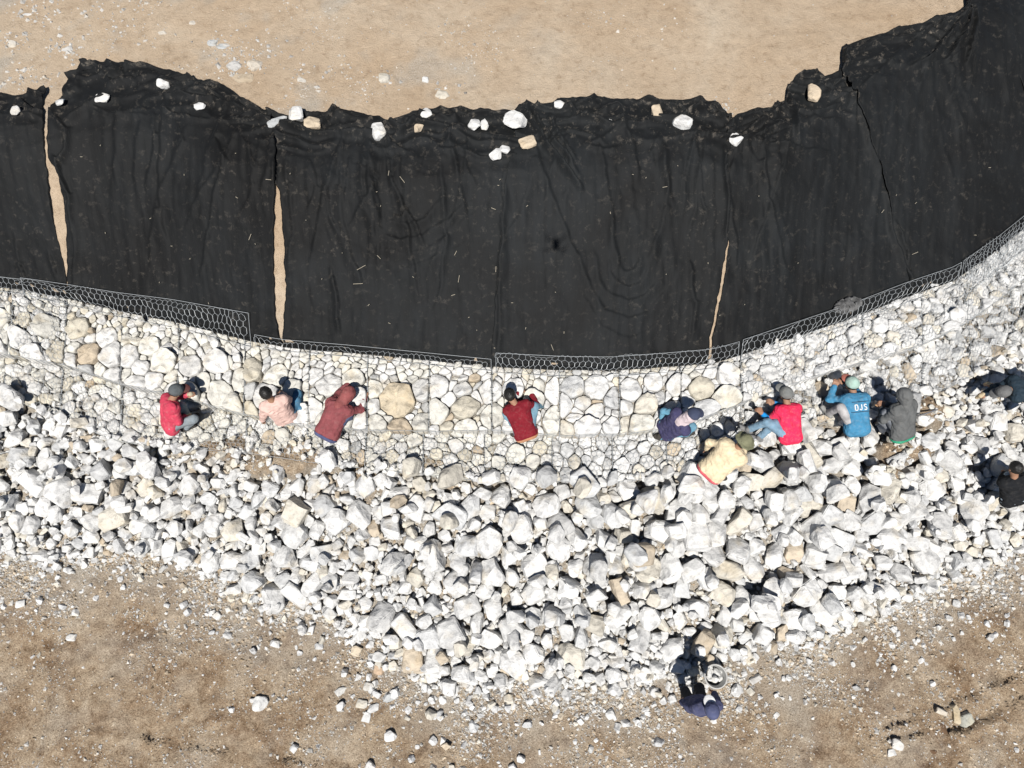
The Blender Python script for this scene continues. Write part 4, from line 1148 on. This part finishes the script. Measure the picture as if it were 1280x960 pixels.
def person(label, hip, neck, head, hands, feet, gz, yaw, top, legs, shoes=(0.05, 0.045, 0.04), sleeve=1.0, hat=None, standing=False, headyaw=None, nod=0.5, extras=None, build=1.0, sleevecol=None, hem=None, hipz=0.2, glove=None, girth=0.0):
    hipz = hipz + (0.0 if hipz > 0.5 else 0.10)
    P = at(hip[0], hip[1], gz + hipz)
    fw = np.array([-math.sin(R(yaw)), math.cos(R(yaw)), 0.0]); rt = np.array([math.cos(R(yaw)), math.sin(R(yaw)), 0.0])
    Nk = on_ray(*neck, P, 0.45 * build)
    if Nk[2] < P[2] + 0.15: Nk[2] = P[2] + 0.15; Nk = P + unit(Nk - P) * 0.45 * build
    Hd = on_ray(*head, Nk, 0.20)
    if Hd[2] < Nk[2] - 0.02: Hd[2] = Nk[2] - 0.02
    up = unit(Nk - P)
    rt = unit(rt - (rt @ up) * up)
    front = unit(np.cross(up, rt))
    sh = {s: Nk - up * 0.05 + rt * s * 0.148 for s in (-1, 1)}
    hp = {s: P + rt * s * 0.082 for s in (-1, 1)}
    el, hd, kn, an = {}, {}, {}, {}
    for s, h_ in zip((-1, 1), hands):
        if h_ is None: t = sh[s] - np.array([0, 0, 0.5]) + rt * s * 0.10 + fw * 0.06
        elif len(h_) == 3: t = at(h_[0], h_[1], gz + h_[2])
        el[s], hd[s] = ik(sh[s], t, 0.25, 0.23, rt * s * 0.5 - front * 0.4 - np.array([0, 0, 0.8]))
    for s, f_ in zip((-1, 1), feet):
        if f_ is None: t = P + fw * 0.22 + rt * s * 0.13; t[2] = gz + 0.07
        else: t = at(f_[0], f_[1], gz + 0.07)
        kn[s], an[s] = ik(hp[s], t, 0.42 if standing else 0.37, 0.42 if standing else 0.37, fw * 1.0 + rt * s * 0.2 + np.array([0, 0, 0.9]))
    hy = R(yaw if headyaw is None else headyaw)
    hf = np.array([-math.sin(hy) * math.cos(nod), math.cos(hy) * math.cos(nod), -math.sin(nod)])
    hr = np.array([math.cos(hy), math.sin(hy), 0]); hu = np.cross(hr, hf)
    HA = np.array([hr, hf, hu])
    root = empty("person", (float(P[0]), float(P[1]), float(gz)))
    org = np.array(root.location)
    allp = np.array([P, Nk, Hd, *sh.values(), *hp.values(), *el.values(), *hd.values(), *kn.values(), *an.values()])
    lo, hi = allp.min(0) - 0.2, allp.max(0) + 0.24
    sdn = (hip[0] * 0.13) % 40
    class Wr:                                   # cloth folds, worked out only near the surface
        def __init__(self, Pt, a, fq): self.a = (Pt, a, fq)
        def __radd__(self, d):
            Pt, a, fq = self.a; d = np.array(d); m = np.abs(d) < 0.045; Q = Pt[m]
            d[m] += a * (1.5 * np.abs(fbm(Q[:, 0] * fq * 0.8 + sdn, Q[:, 1] * fq * 0.8, Q[:, 2] * fq * 1.5, 2, 12)) - 0.35); return d
        __array_ufunc__ = None
    wr = Wr
    torso_lo, torso_hi = P + up * 0.02, Nk - up * 0.10
    def torso(Pt, g):
        return [cap(Pt, torso_lo - rt * 0.055, torso_hi - rt * 0.075, 0.098 + g, 0.102 + g), cap(Pt, torso_lo + rt * 0.055, torso_hi + rt * 0.07, 0.098 + g, 0.102 + g), cap(Pt, sh[-1], sh[1], 0.068 + g, 0.068 + g)]
    def arms(Pt, g, fr=1.0):
        L = []
        for s in (-1, 1):
            if fr <= 0.55: L.append(cap(Pt, sh[s], sh[s] + (el[s] - sh[s]) * 0.85, 0.052 + g, 0.050 + g))
            else: L += [cap(Pt, sh[s], el[s], 0.052 + g, 0.043 + g), cap(Pt, el[s], el[s] + (hd[s] - el[s]) * 0.9, 0.042 + g, 0.034 + g)]
        return L
    # body
    def body(Pt):
        L = torso(Pt, -0.015) + [cap(Pt, Nk - up * 0.05, Hd, 0.058, 0.052)]
        for s in (-1, 1):
            L += [cap(Pt, sh[s], el[s], 0.045, 0.038), cap(Pt, el[s], hd[s], 0.038, 0.027), cap(Pt, hp[s], kn[s], 0.080, 0.055), cap(Pt, kn[s], an[s], 0.052, 0.036)]
        return smin(L, 0.03)
    V1, F1 = surface_net(body, lo, hi, 0.022)
    def headf(Pt):
        L = [ell(Pt, Hd + hu * 0.015, HA, (0.078, 0.096, 0.105)), ell(Pt, Hd + hf * 0.02 - hu * 0.055, HA, (0.056, 0.066, 0.062))]
        d = smin(L, 0.03)
        d = smin([d, cap(Pt, Hd + hf * 0.09 + hu * 0.01, Hd + hf * 0.112 - hu * 0.022, 0.010, 0.015)], 0.012)
        for s in (-1, 1):
            d = smin([d, ell(Pt, Hd + hr * s * 0.080 - hf * 0.005 - hu * 0.005, HA, (0.012, 0.020, 0.032))], 0.008)
            d = np.maximum(d, -(np.linalg.norm(Pt - (Hd + hr * s * 0.032 + hf * 0.100 + hu * 0.012), axis=1) - 0.014))
        d = np.maximum(d, -cap(Pt, Hd + hf * 0.094 - hu * 0.060 - hr * 0.022, Hd + hf * 0.094 - hu * 0.060 + hr * 0.022, 0.006, 0.006))
        return smin([d, cap(Pt, Hd - hu * 0.04, Nk - up * 0.02, 0.05, 0.055)], 0.02)
    V2, F2 = surface_net(headf, np.minimum(Hd, Nk) - 0.15, np.maximum(Hd, Nk) + 0.15, 0.011)
    Vs, Fs = [V1, V2], [F1, F2 + len(V1)]; off = len(V1) + len(V2)
    for s in (-1, 1):
        w = hd[s]; fd = unit(w - el[s]); side = unit(np.cross(fd, [0, 0, 1.0])); nrm = unit(np.cross(side, fd))
        if nrm[2] > 0: nrm = -nrm
        prims = [(w - fd * 0.03, w + fd * 0.01, 0.027, 0.030)]
        for k_, (o_, l_) in enumerate([(-0.033, 0.070), (-0.011, 0.080), (0.011, 0.075), (0.033, 0.060)]):
            b0 = w + fd * 0.065 + side * o_; b1 = b0 + (fd * 0.75 + nrm * 0.5) * l_ * 0.5; b2 = b1 + (fd * 0.25 + nrm * 0.9) * l_ * 0.5
            prims += [(w + side * o_ * 0.8, b0, 0.016, 0.0125), (b0, b1, 0.0105, 0.0100), (b1, b2, 0.0100, 0.0085)]
        tb = w + fd * 0.02 - side * s * 0.036
        prims += [(w + fd * 0.005 - side * s * 0.02, tb, 0.018, 0.014), (tb, tb + fd * 0.03 - side * s * 0.022, 0.0125, 0.0115), (tb + fd * 0.03 - side * s * 0.022, tb + fd * 0.055 - side * s * 0.018 + nrm * 0.01, 0.0115, 0.009)]
        hf_ = lambda Pt: smin([cap(Pt, *q) for q in prims], 0.006)
        V3, F3 = surface_net(hf_, w - 0.15, w + 0.15, 0.009)
        Vs.append(V3); Fs.append(F3 + off); off += len(V3)
    link("body", qmesh("body", np.vstack(Vs) - org, np.vstack(Fs), M_SKIN), root)
    Ve, Fe = [], []; 
    for s in (-1, 1):
        c = Hd + hr * s * 0.032 + hf * 0.086 + hu * 0.012
        v, f_ = surface_net(lambda Pt: np.linalg.norm(Pt - c, axis=1) - 0.013, c - 0.025, c + 0.025, 0.008)
        Fe.append(f_ + sum(len(x) for x in Ve)); Ve.append(v)
    link("eyes", qmesh("eyes", np.vstack(Ve) - org, np.vstack(Fe), M_EYE), root)
    # clothes
    M_top = cloth_material("top_cloth", top); M_leg = cloth_material("trouser_cloth", legs, 0.25)
    def shirt(Pt):
        d = smin(torso(Pt, 0.024 + girth) + [cap(Pt, hp[-1] - up * 0.05, hp[1] - up * 0.05, 0.116 + girth, 0.116 + girth)] + (arms(Pt, 0.015, sleeve) if sleeve > 0 else []), 0.035)
        return d + wr(Pt, 0.017, 11.0)
    V, F = surface_net(shirt, lo, hi, 0.014); link("shirt", qmesh("shirt", V - org, F, M_top), root)
    if sleevecol:
        def slv(Pt): return smin([q for s in (-1, 1) for q in (cap(Pt, sh[s], el[s], 0.058, 0.053), cap(Pt, el[s], el[s] + (hd[s] - el[s]) * 0.85, 0.052, 0.040))], 0.02) + wr(Pt, 0.008, 14.0)
        V, F = surface_net(slv, lo, hi, 0.015); link("sleeves", qmesh("sleeves", V - org, F, cloth_material("sleeve_cloth", sleevecol)), root)
    def trous(Pt):
        L = [cap(Pt, hp[-1] - up * 0.02, hp[1] - up * 0.02, 0.106, 0.106)]
        for s in (-1, 1): L += [cap(Pt, hp[s], kn[s], 0.090, 0.068), cap(Pt, kn[s], kn[s] + (an[s] - kn[s]) * 0.92, 0.066, 0.056)]
        return smin(L, 0.03) + wr(Pt, 0.010, 12.0)
    V, F = surface_net(trous, lo, hi, 0.017); link("trousers", qmesh("trousers", V - org, F, M_leg), root)
    if hem:
        c = P + up * 0.0
        def hm(Pt):
            d = smin(torso(Pt, 0.030) + [cap(Pt, hp[-1] - up * 0.06, hp[1] - up * 0.06, 0.123 + girth, 0.123 + girth)], 0.03); return np.maximum(d, np.abs((Pt - c) @ up + 0.135) - 0.03)
        V, F = surface_net(hm, lo, hi, 0.012); link("hem", qmesh("hem", V - org, F, cloth_material("hem_cloth", hem)), root)
    for s in (-1, 1):
        sd_ = unit(an[s] * np.array([1, 1, 0]) - hp[s] * np.array([1, 1, 0]) + fw * 0.25); up_ = np.array([0, 0, 1.0])
        def shoe(Pt): return smin([cap(Pt, an[s] - up_ * 0.02 - sd_ * 0.05, an[s] - up_ * 0.035 + sd_ * 0.13, 0.045, 0.040), cap(Pt, an[s] + up_ * 0.03, an[s] - up_ * 0.02, 0.05, 0.05)], 0.02)
        V, F = surface_net(shoe, an[s] - 0.24, an[s] + 0.24, 0.014); link("shoe", qmesh("shoe", V - org, F, cloth_material("shoe_leather", shoes)), root)
    if glove:
        for s in (-1, 1):
            w = hd[s]; fd = unit(w - el[s])
            V, F = surface_net(lambda Pt: smin([cap(Pt, w - fd * 0.05, w + fd * 0.07, 0.038, 0.036), cap(Pt, w + fd * 0.07, w + fd * 0.10 - [0, 0, 0.05], 0.034, 0.028)], 0.02), w - 0.2, w + 0.2, 0.012)
            link("glove", qmesh("glove", V - org, F, cloth_material("glove_cloth", glove)), root)
    # head covering
    def put_part(nm, f, col, h=0.011, c=None, rad=0.25, mat=None):
        c = Hd if c is None else c
        V, F = surface_net(f, c - rad, c + rad, h); return link(nm, qmesh(nm, V - org, F, mat or cloth_material(nm + "_cloth", col)), root)
    def hairf(Pt):
        d = ell(Pt, Hd + hu * 0.03 - hf * 0.015, HA, (0.093, 0.108, 0.108)) + 0.008 * fbm(Pt[:, 0] * 40, Pt[:, 1] * 40, Pt[:, 2] * 40, 2, 3)
        cut = (Pt - Hd) @ hf - 0.055 + 0.0 - 0.35 * np.maximum(0, (Pt - Hd) @ hu - 0.02)
        low = -((Pt - Hd) @ hu) - 0.055 - 0.0
        return np.maximum(np.maximum(d, cut), low)
    kind_, *hc = hat or ("hair",)
    if kind_ in ("hair", "cap", "brim"): put_part("hair", hairf, None, mat=M_HAIR)
    if kind_ == "cap":
        def capf(Pt):
            d = ell(Pt, Hd + hu * 0.045 - hf * 0.01, HA, (0.103, 0.117, 0.108)) + wr(Pt, 0.004, 18)
            return np.maximum(d, -((Pt - Hd) @ hu) + 0.030)
        put_part("cap", capf, hc[0])
        def brimf(Pt):
            d = ell(Pt, Hd + hu * 0.045 + hf * 0.105, HA, (0.085, 0.095, 0.020)); return d
        put_part("cap_brim", brimf, hc[1] if len(hc) > 1 else hc[0], 0.009)
    if kind_ == "brim":
        def hatf(Pt):
            a_ = ell(Pt, Hd + hu * 0.055, HA, (0.102, 0.115, 0.115)); a_ = np.maximum(a_, -((Pt - Hd) @ hu) + 0.045)
            b_ = ell(Pt, Hd + hu * 0.05, HA, (0.165, 0.175, 0.022)) + wr(Pt, 0.006, 8)
            return smin([a_, b_], 0.02)
        put_part("hat", hatf, hc[0], 0.012)
    if kind_ == "hood":
        def hoodf(Pt):
            d = smin([ell(Pt, Hd + hu * 0.02 - hf * 0.02, HA, (0.112, 0.125, 0.130)), cap(Pt, Hd - hf * 0.06 - hu * 0.04, Nk - up * 0.03 - front * 0.04, 0.09, 0.10)], 0.04) + wr(Pt, 0.012, 10)
            return np.maximum(d, -ell(Pt, Hd + hf * 0.12 - hu * 0.02, HA, (0.075, 0.10, 0.095)))
        put_part("hood", hoodf, hc[0], 0.013, 0.5 * (Hd + Nk), 0.30)
        if len(hc) > 1:
            pass
    if kind_ == "scarf":
        def scf(Pt):
            d = smin([ell(Pt, Hd - hu * 0.01 - hf * 0.01, HA, (0.098, 0.110, 0.125)), cap(Pt, Hd - hu * 0.05, Nk - up * 0.02, 0.085, 0.11)], 0.04) + wr(Pt, 0.010, 12)
            return np.maximum(d, -ell(Pt, Hd + hf * 0.12 + hu * 0.0, HA, (0.062, 0.08, 0.060)))
        put_part("headscarf", scf, hc[0], 0.012, 0.5 * (Hd + Nk), 0.28)
        def capf(Pt):
            d = ell(Pt, Hd + hu * 0.045 - hf * 0.01, HA, (0.106, 0.120, 0.108)); return np.maximum(d, -((Pt - Hd) @ hu) + 0.045)
        put_part("cap", capf, hc[1]); put_part("cap_brim", lambda Pt: ell(Pt, Hd + hu * 0.055 + hf * 0.11, HA, (0.085, 0.095, 0.020)), hc[1], 0.009)
    if extras: extras(root, org, dict(P=P, N=Nk, H=Hd, up=up, rt=rt, front=front, HA=HA, sh=sh, put=put_part, hd=hd, shirt=shirt))
    tag(root, label, "person", "workers on the wall")
    return root

ZT = Z_TIER + 0.06
# left to right along the wall
person("worker in a red shirt and grey cap squatting at the left of the wall", (213,529), (213,501), (221,489), ((236,493,0.50),(232,520,0.25)), ((236,522),(232,535)), ZT, -62,
       (0.47, 0.048, 0.085), (0.20, 0.23, 0.25), hat=("cap", (0.085, 0.095, 0.10), (0.13, 0.05, 0.045)), glove=(0.42, 0.36, 0.26), hipz=0.17)
person("bareheaded worker in a pale pink shirt kneeling left of the maroon-hooded one", (356,520), (341,502), (333,492), ((327,530,0.10),(352,492,0.35)), ((380,527),(376,519)), ZT, 20,
       (0.58, 0.40, 0.35), (0.065, 0.17, 0.27), shoes=(0.16, 0.17, 0.16), hipz=0.20, headyaw=30)
person("worker in a dusty maroon hooded sweatshirt bent far over the wall", (411,537), (432,499), (440,487), ((436,480,0.28),(456,496,0.28)), ((416,522),(438,530)), ZT, -30,
       (0.21, 0.060, 0.065), (0.07, 0.085, 0.15), hat=("hood", (0.23, 0.070, 0.068)), hem=(0.07, 0.08, 0.16), girth=0.012, hipz=0.24, nod=0.9)
person("black-haired worker in a dark red sweater and blue jeans", (656,538), (645,506), (637,494), ((650,490,0.28),(664,492,0.28)), ((640,540),(680,506)), ZT, 12,
       (0.17, 0.012, 0.020), (0.14, 0.25, 0.32), hem=(0.45, 0.22, 0.12), hipz=0.18)
person("worker in a purple vest, pale headscarf and navy cap leaning right", (834,536), (853,526), (865,519), ((826,524,0.30),(868,530,0.15)), ((824,546),(857,543)), ZT, -65,
       (0.050, 0.047, 0.105), (0.13, 0.29, 0.40), sleeve=0, sleevecol=(0.13, 0.31, 0.43), hat=("scarf", (0.55, 0.46, 0.48), (0.045, 0.055, 0.095)), hipz=0.20, headyaw=-70)
person("worker in a cream shirt and olive hat bent low, nearest the loose pile", (892,586), (918,562), (929,553), ((884,562,0.30),(936,540,0.2)), ((897,598),(880,590)), Z_TIER + 0.0, -45,
       (0.64, 0.53, 0.36), (0.05, 0.05, 0.055), sleeve=1.0, hat=("brim", (0.17, 0.17, 0.105)), hem=(0.55, 0.10, 0.12), girth=0.03, hipz=0.26, build=1.05)
person("worker in a bright pink T-shirt with blue sleeves and grey cap", (988,543), (983,503), (981,489), ((952,516,0.36),(966,503,0.34)), ((935,537),(948,548)), ZT, 32,
       (0.70, 0.028, 0.085), (0.17, 0.27, 0.36), sleeve=0.5, sleevecol=(0.01, 0.22, 0.55), hat=("cap", (0.16, 0.165, 0.16)), shoes=(0.18, 0.18, 0.18), hipz=0.17, nod=0.3)
def lettering(root, org, J):
    """white block letters D J S across the back of the vest"""
    def stroke(ps, w): return [(ps[i], ps[i + 1], w) for i in range(len(ps) - 1)]
    A, B = [], []
    letters = [[(0,0),(0,1),(.45,1),(.65,.75),(.65,.25),(.45,0),(0,0)], [(.05,.2),(.2,0),(.4,0),(.55,.2),(.55,1)], [(.6,.85),(.45,1),(.15,1),(0,.8),(.1,.58),(.5,.45),(.6,.22),(.45,0),(.15,0),(0,.15)]]
    c = J["P"] + J["up"] * 0.30
    hw, hh = 0.075, 0.085
    back = -J["front"]
    def surf(u, v):
        p0 = c + J["rt"] * u + J["up"] * v + back * 0.35
        t = 0.0
        for _ in range(40):
            d = float(J["shirt"]((p0 - back * t)[None])[0])
            if d < 0.002: break
            t += max(d, 0.001) * 0.8
        return p0 - back * t + back * 0.004
    x = -0.105
    for L in letters:
        pts = [surf(x + a * hw, (b - 0.5) * hh) for a, b in L]
        A += pts[:-1]; B += pts[1:]; x += 0.078
    V, F = tubes(A, B, 0.0085, 4)
    link("back_lettering", mesh_np("back_lettering", V - org, F, plain_material("white_print", (0.75, 0.75, 0.76), 0.7), False), root)
    band = []
    for v in (-0.075, 0.085):
        pts = [surf(u, v) for u in np.linspace(-0.15, 0.15, 14)]; band.append(pts)
    A = [p for b in band for p in b[:-1]]; B = [p for b in band for p in b[1:]]
    V, F = tubes(A, B, 0.007, 4)
    link("reflective_piping", mesh_np("reflective_piping", V - org, F, plain_material("dark_piping", (0.03, 0.07, 0.12), 0.6), False), root)
person("worker in a blue vest lettered across the back, pale green hat", (1071,532), (1067,494), (1064,480), ((1043,482,0.40),(1056,478,0.34)), ((1036,516),(1052,522)), ZT, 28,
       (0.052, 0.20, 0.34), (0.36, 0.35, 0.35), shoes=(0.25, 0.25, 0.24), hat=("cap", (0.33, 0.46, 0.40), (0.35, 0.12, 0.09)), girth=0.02, hipz=0.18, extras=lettering, nod=0.35, build=1.04)
person("worker in a grey hooded sweatshirt with a green hem, between two soil patches", (1128,538), (1129,506), (1129,494), ((1102,510,0.30),(1106,505,0.30)), ((1108,530),(1120,546)), ZT, 35,
       (0.105, 0.108, 0.108), (0.16, 0.17, 0.19), hat=("hood", (0.115, 0.118, 0.118)), hem=(0.03, 0.30, 0.17), girth=0.02, hipz=0.17, nod=0.5)
person("worker in dark navy with a grey hat, bending left at the right picture edge", (1292,491), (1256,489), (1240,497), ((1232,479,0.15),(1226,494,0.12)), ((1300,505),(1305,480)), 1.0, 88,
       (0.020, 0.034, 0.048), (0.03, 0.04, 0.06), hat=("cap", (0.13, 0.13, 0.13)), hipz=0.36, nod=0.9, glove=(0.50, 0.40, 0.26))
person("worker in black with pale jeans at the right picture edge, lower than the others", (1266,622), (1267,598), (1269,586), ((1256,590,0.2),(1282,590,0.2)), ((1256,604),(1276,602)), 0.62, 0,
       (0.012, 0.013, 0.015), (0.32, 0.38, 0.43), hat=("hair",), hipz=0.20, nod=0.9)
def collar_mask(root, org, J): pass
person("worker in navy standing on the dirt beside the bucket, cap with a white front", (871,880), (885,884), (889,888), (None, (892,864,0.75)), ((857,874),(870,869)), 0.03, 8,
       (0.060, 0.065, 0.125), (0.020, 0.021, 0.026), standing=True, hat=("cap", (0.075, 0.085, 0.16), (0.72, 0.72, 0.72)), hipz=0.84, build=1.1, nod=0.25)

# ---------------------------------------------------------------- bucket of stones
def lathe(prof, n=40):
    a = np.linspace(0, 2 * np.pi, n, endpoint=False); V = []
    for r, z in prof: V.append(np.column_stack([r * np.cos(a), r * np.sin(a), np.full(n, z)]))
    V = np.vstack(V); F = []
    for k in range(len(prof) - 1):
        for i in range(n):
            p, q = k * n + i, k * n + (i + 1) % n; F.append((p, q, q + n, p + n))
    return V, np.array(F)
bp = at(889, 844, 0.03); bp[2] = float(terrain(bp[0], bp[1])) + 0.0
bk = empty("bucket", tuple(bp))
M_BUCK = plain_material("dusty_grey_plastic", (0.20, 0.20, 0.195), 0.8, 0, 0.3, 0.25, 12)
V, F = lathe([(0.001, 0.004), (0.125, 0.0), (0.130, 0.01), (0.170, 0.30), (0.163, 0.30), (0.124, 0.02), (0.001, 0.02)])
link("pail", mesh_np("pail", V, F, M_BUCK), bk)
V, F = lathe([(0.165, 0.285), (0.184, 0.287), (0.187, 0.302), (0.180, 0.312), (0.164, 0.310), (0.162, 0.29)])
link("rim", mesh_np("rim", V, F, plain_material("worn_rim", (0.42, 0.41, 0.39), 0.7)), bk)
t = np.linspace(0, np.pi, 22); Hn = np.column_stack([0.19 * np.cos(t), 0.165 * np.sin(t), 0.285 - 0.03 * np.sin(t)])
V, F = tubes(Hn[:-1], Hn[1:], 0.005, 5); link("handle", mesh_np("handle", V, F, M_WIRE, True), bk)
tag(bk, "dusty grey bucket filled with white stones beside the standing worker", "bucket")
for q, (dx, dy, dz, s_, w_) in enumerate([(-.07,.04,.20,.13,"upper left"),(.06,.06,.20,.12,"upper right"),(.0,-.05,.21,.14,"lowest"),(.085,-.04,.19,.11,"rightmost"),(-.085,-.05,.18,.11,"leftmost"),(0,.02,.14,.15,"deepest, central")]):
    Rm = rot_random(rr, 0.5); S = np.array([s_ * 1.1, s_, s_ * 0.8])
    rock_obj((bp[0] + dx, bp[1] + dy, bp[2] + dz, s_, (q * 5) % 30, Rm, S, WH), f"white stone in the bucket, {w_} of the handful", "stones in the bucket")

# crumpled scrap of fabric on the wall's back edge
cp = on_ground(1057, 384); cp[2] += 0.08
def scrap(Pt):
    q = Pt - cp
    return ell(Pt, cp, np.array([[math.cos(.35), math.sin(.35), 0], [-math.sin(.35), math.cos(.35), 0], [0, 0, 1]]), (0.23, 0.12, 0.10)) + 0.05 * np.abs(fbm(q[:, 0] * 9, q[:, 1] * 9, q[:, 2] * 9, 3, 5)) - 0.02
V, F = surface_net(scrap, cp - 0.35, cp + 0.35, 0.013)
tag(link("crumpled_fabric_scrap", mesh_np("crumpled_fabric_scrap", V - cp, F, cloth_material("dusty_grey_netting", (0.10, 0.10, 0.10), 0.6)), loc=tuple(cp)), "crumpled dusty grey fabric scrap on the fabric's foot above the gabions", "fabric scrap")
# steel bar lying by the grey-hooded worker
a, b = at(1118, 507, ZT + 0.10), at(1100, 503, ZT + 0.28)
V, F = tubes([at(1148, 520, ZT + .04)], [at(1172, 512, ZT + .08)], 0.013, 6)
o = link("steel_bar", mesh_np("steel_bar", V, F, plain_material("bare_steel", (0.22, 0.22, 0.23), 0.45, 0.6)))
tag(o, "short steel bar lying on the soil right of the grey-hooded worker", "tool")
# hand hammer heads and handles the workers hold
def hammer(px, py, zz, ang, label):
    p = at(px, py, zz); e = empty("hammer", tuple(p))
    d = np.array([math.cos(R(ang)), math.sin(R(ang)), 0.0]); n_ = np.array([-d[1], d[0], 0])
    V, F = tubes([d * -0.14], [d * 0.12], 0.013, 8); link("handle", mesh_np("handle", V, F, plain_material("ash_wood", (0.35, 0.20, 0.10), 0.7)), e)
    V, F = tubes([d * 0.13 - n_ * 0.06, d * 0.13 - n_ * 0.045], [d * 0.13 + n_ * 0.06, d * 0.13 + n_ * 0.045], 0.024, 8); link("head", mesh_np("head", V, F, plain_material("hammer_steel", (0.12, 0.12, 0.125), 0.5, 0.5)), e)
    tag(e, label, "hammer")
hammer(1102, 510, ZT + 0.26, 150, "small brown-handled tool in the grey-hooded worker's hands")

# ---------------------------------------------------------------- the small quadcopter overhead, whose shadow falls on the fabric
dr = empty("quadcopter", (0, -0.05, CAM_Z + 0.16))
M_DR = plain_material("grey_drone_shell", (0.12, 0.12, 0.125), 0.5)
V, F = surface_net(lambda Pt: smin([ell(Pt, np.zeros(3), np.eye(3), (0.05, 0.11, 0.04)), ell(Pt, np.array([0, 0.03, 0.02]), np.eye(3), (0.045, 0.07, 0.03))], 0.02), np.array([-.15] * 3), np.array([.15] * 3), 0.012)
link("drone_body", mesh_np("drone_body", V, F, M_DR), dr)
for sx in (-1, 1):
    for sy in (-1, 1):
        tip = np.array([sx * 0.13, sy * 0.11, 0.01])
        V, F = tubes([np.array([sx * 0.03, sy * 0.05, 0.0])], [tip], 0.010, 6); arm = link("arm", mesh_np("arm", V, F, M_DR), dr)
        V, F = tubes([tip - [0, 0, 0.015]], [tip + [0, 0, 0.03]], 0.014, 8); link("motor", mesh_np("motor", V, F, M_DR), arm)
        a_ = rr.uniform(0, 3.1); dv = np.array([math.cos(a_), math.sin(a_), 0]); nv = np.array([-dv[1], dv[0], 0.15])
        Vb = np.array([tip + [0, 0, 0.032] + dv * q + nv * w for q, w in ((-0.10, -0.004), (-0.05, -0.010), (0, -0.006), (0.05, -0.010), (0.10, -0.004), (0.10, 0.004), (0.05, 0.010), (0, 0.006), (-0.05, 0.010), (-0.10, 0.004))])
        link("propeller", mesh_np("propeller", Vb, np.array([(0, 1, 8, 9), (1, 2, 7, 8), (2, 3, 6, 7), (3, 4, 5, 6)]), M_DR, False), arm)
tag(dr, "small grey quadcopter hovering over the wall, its shadow on the fabric", "drone")
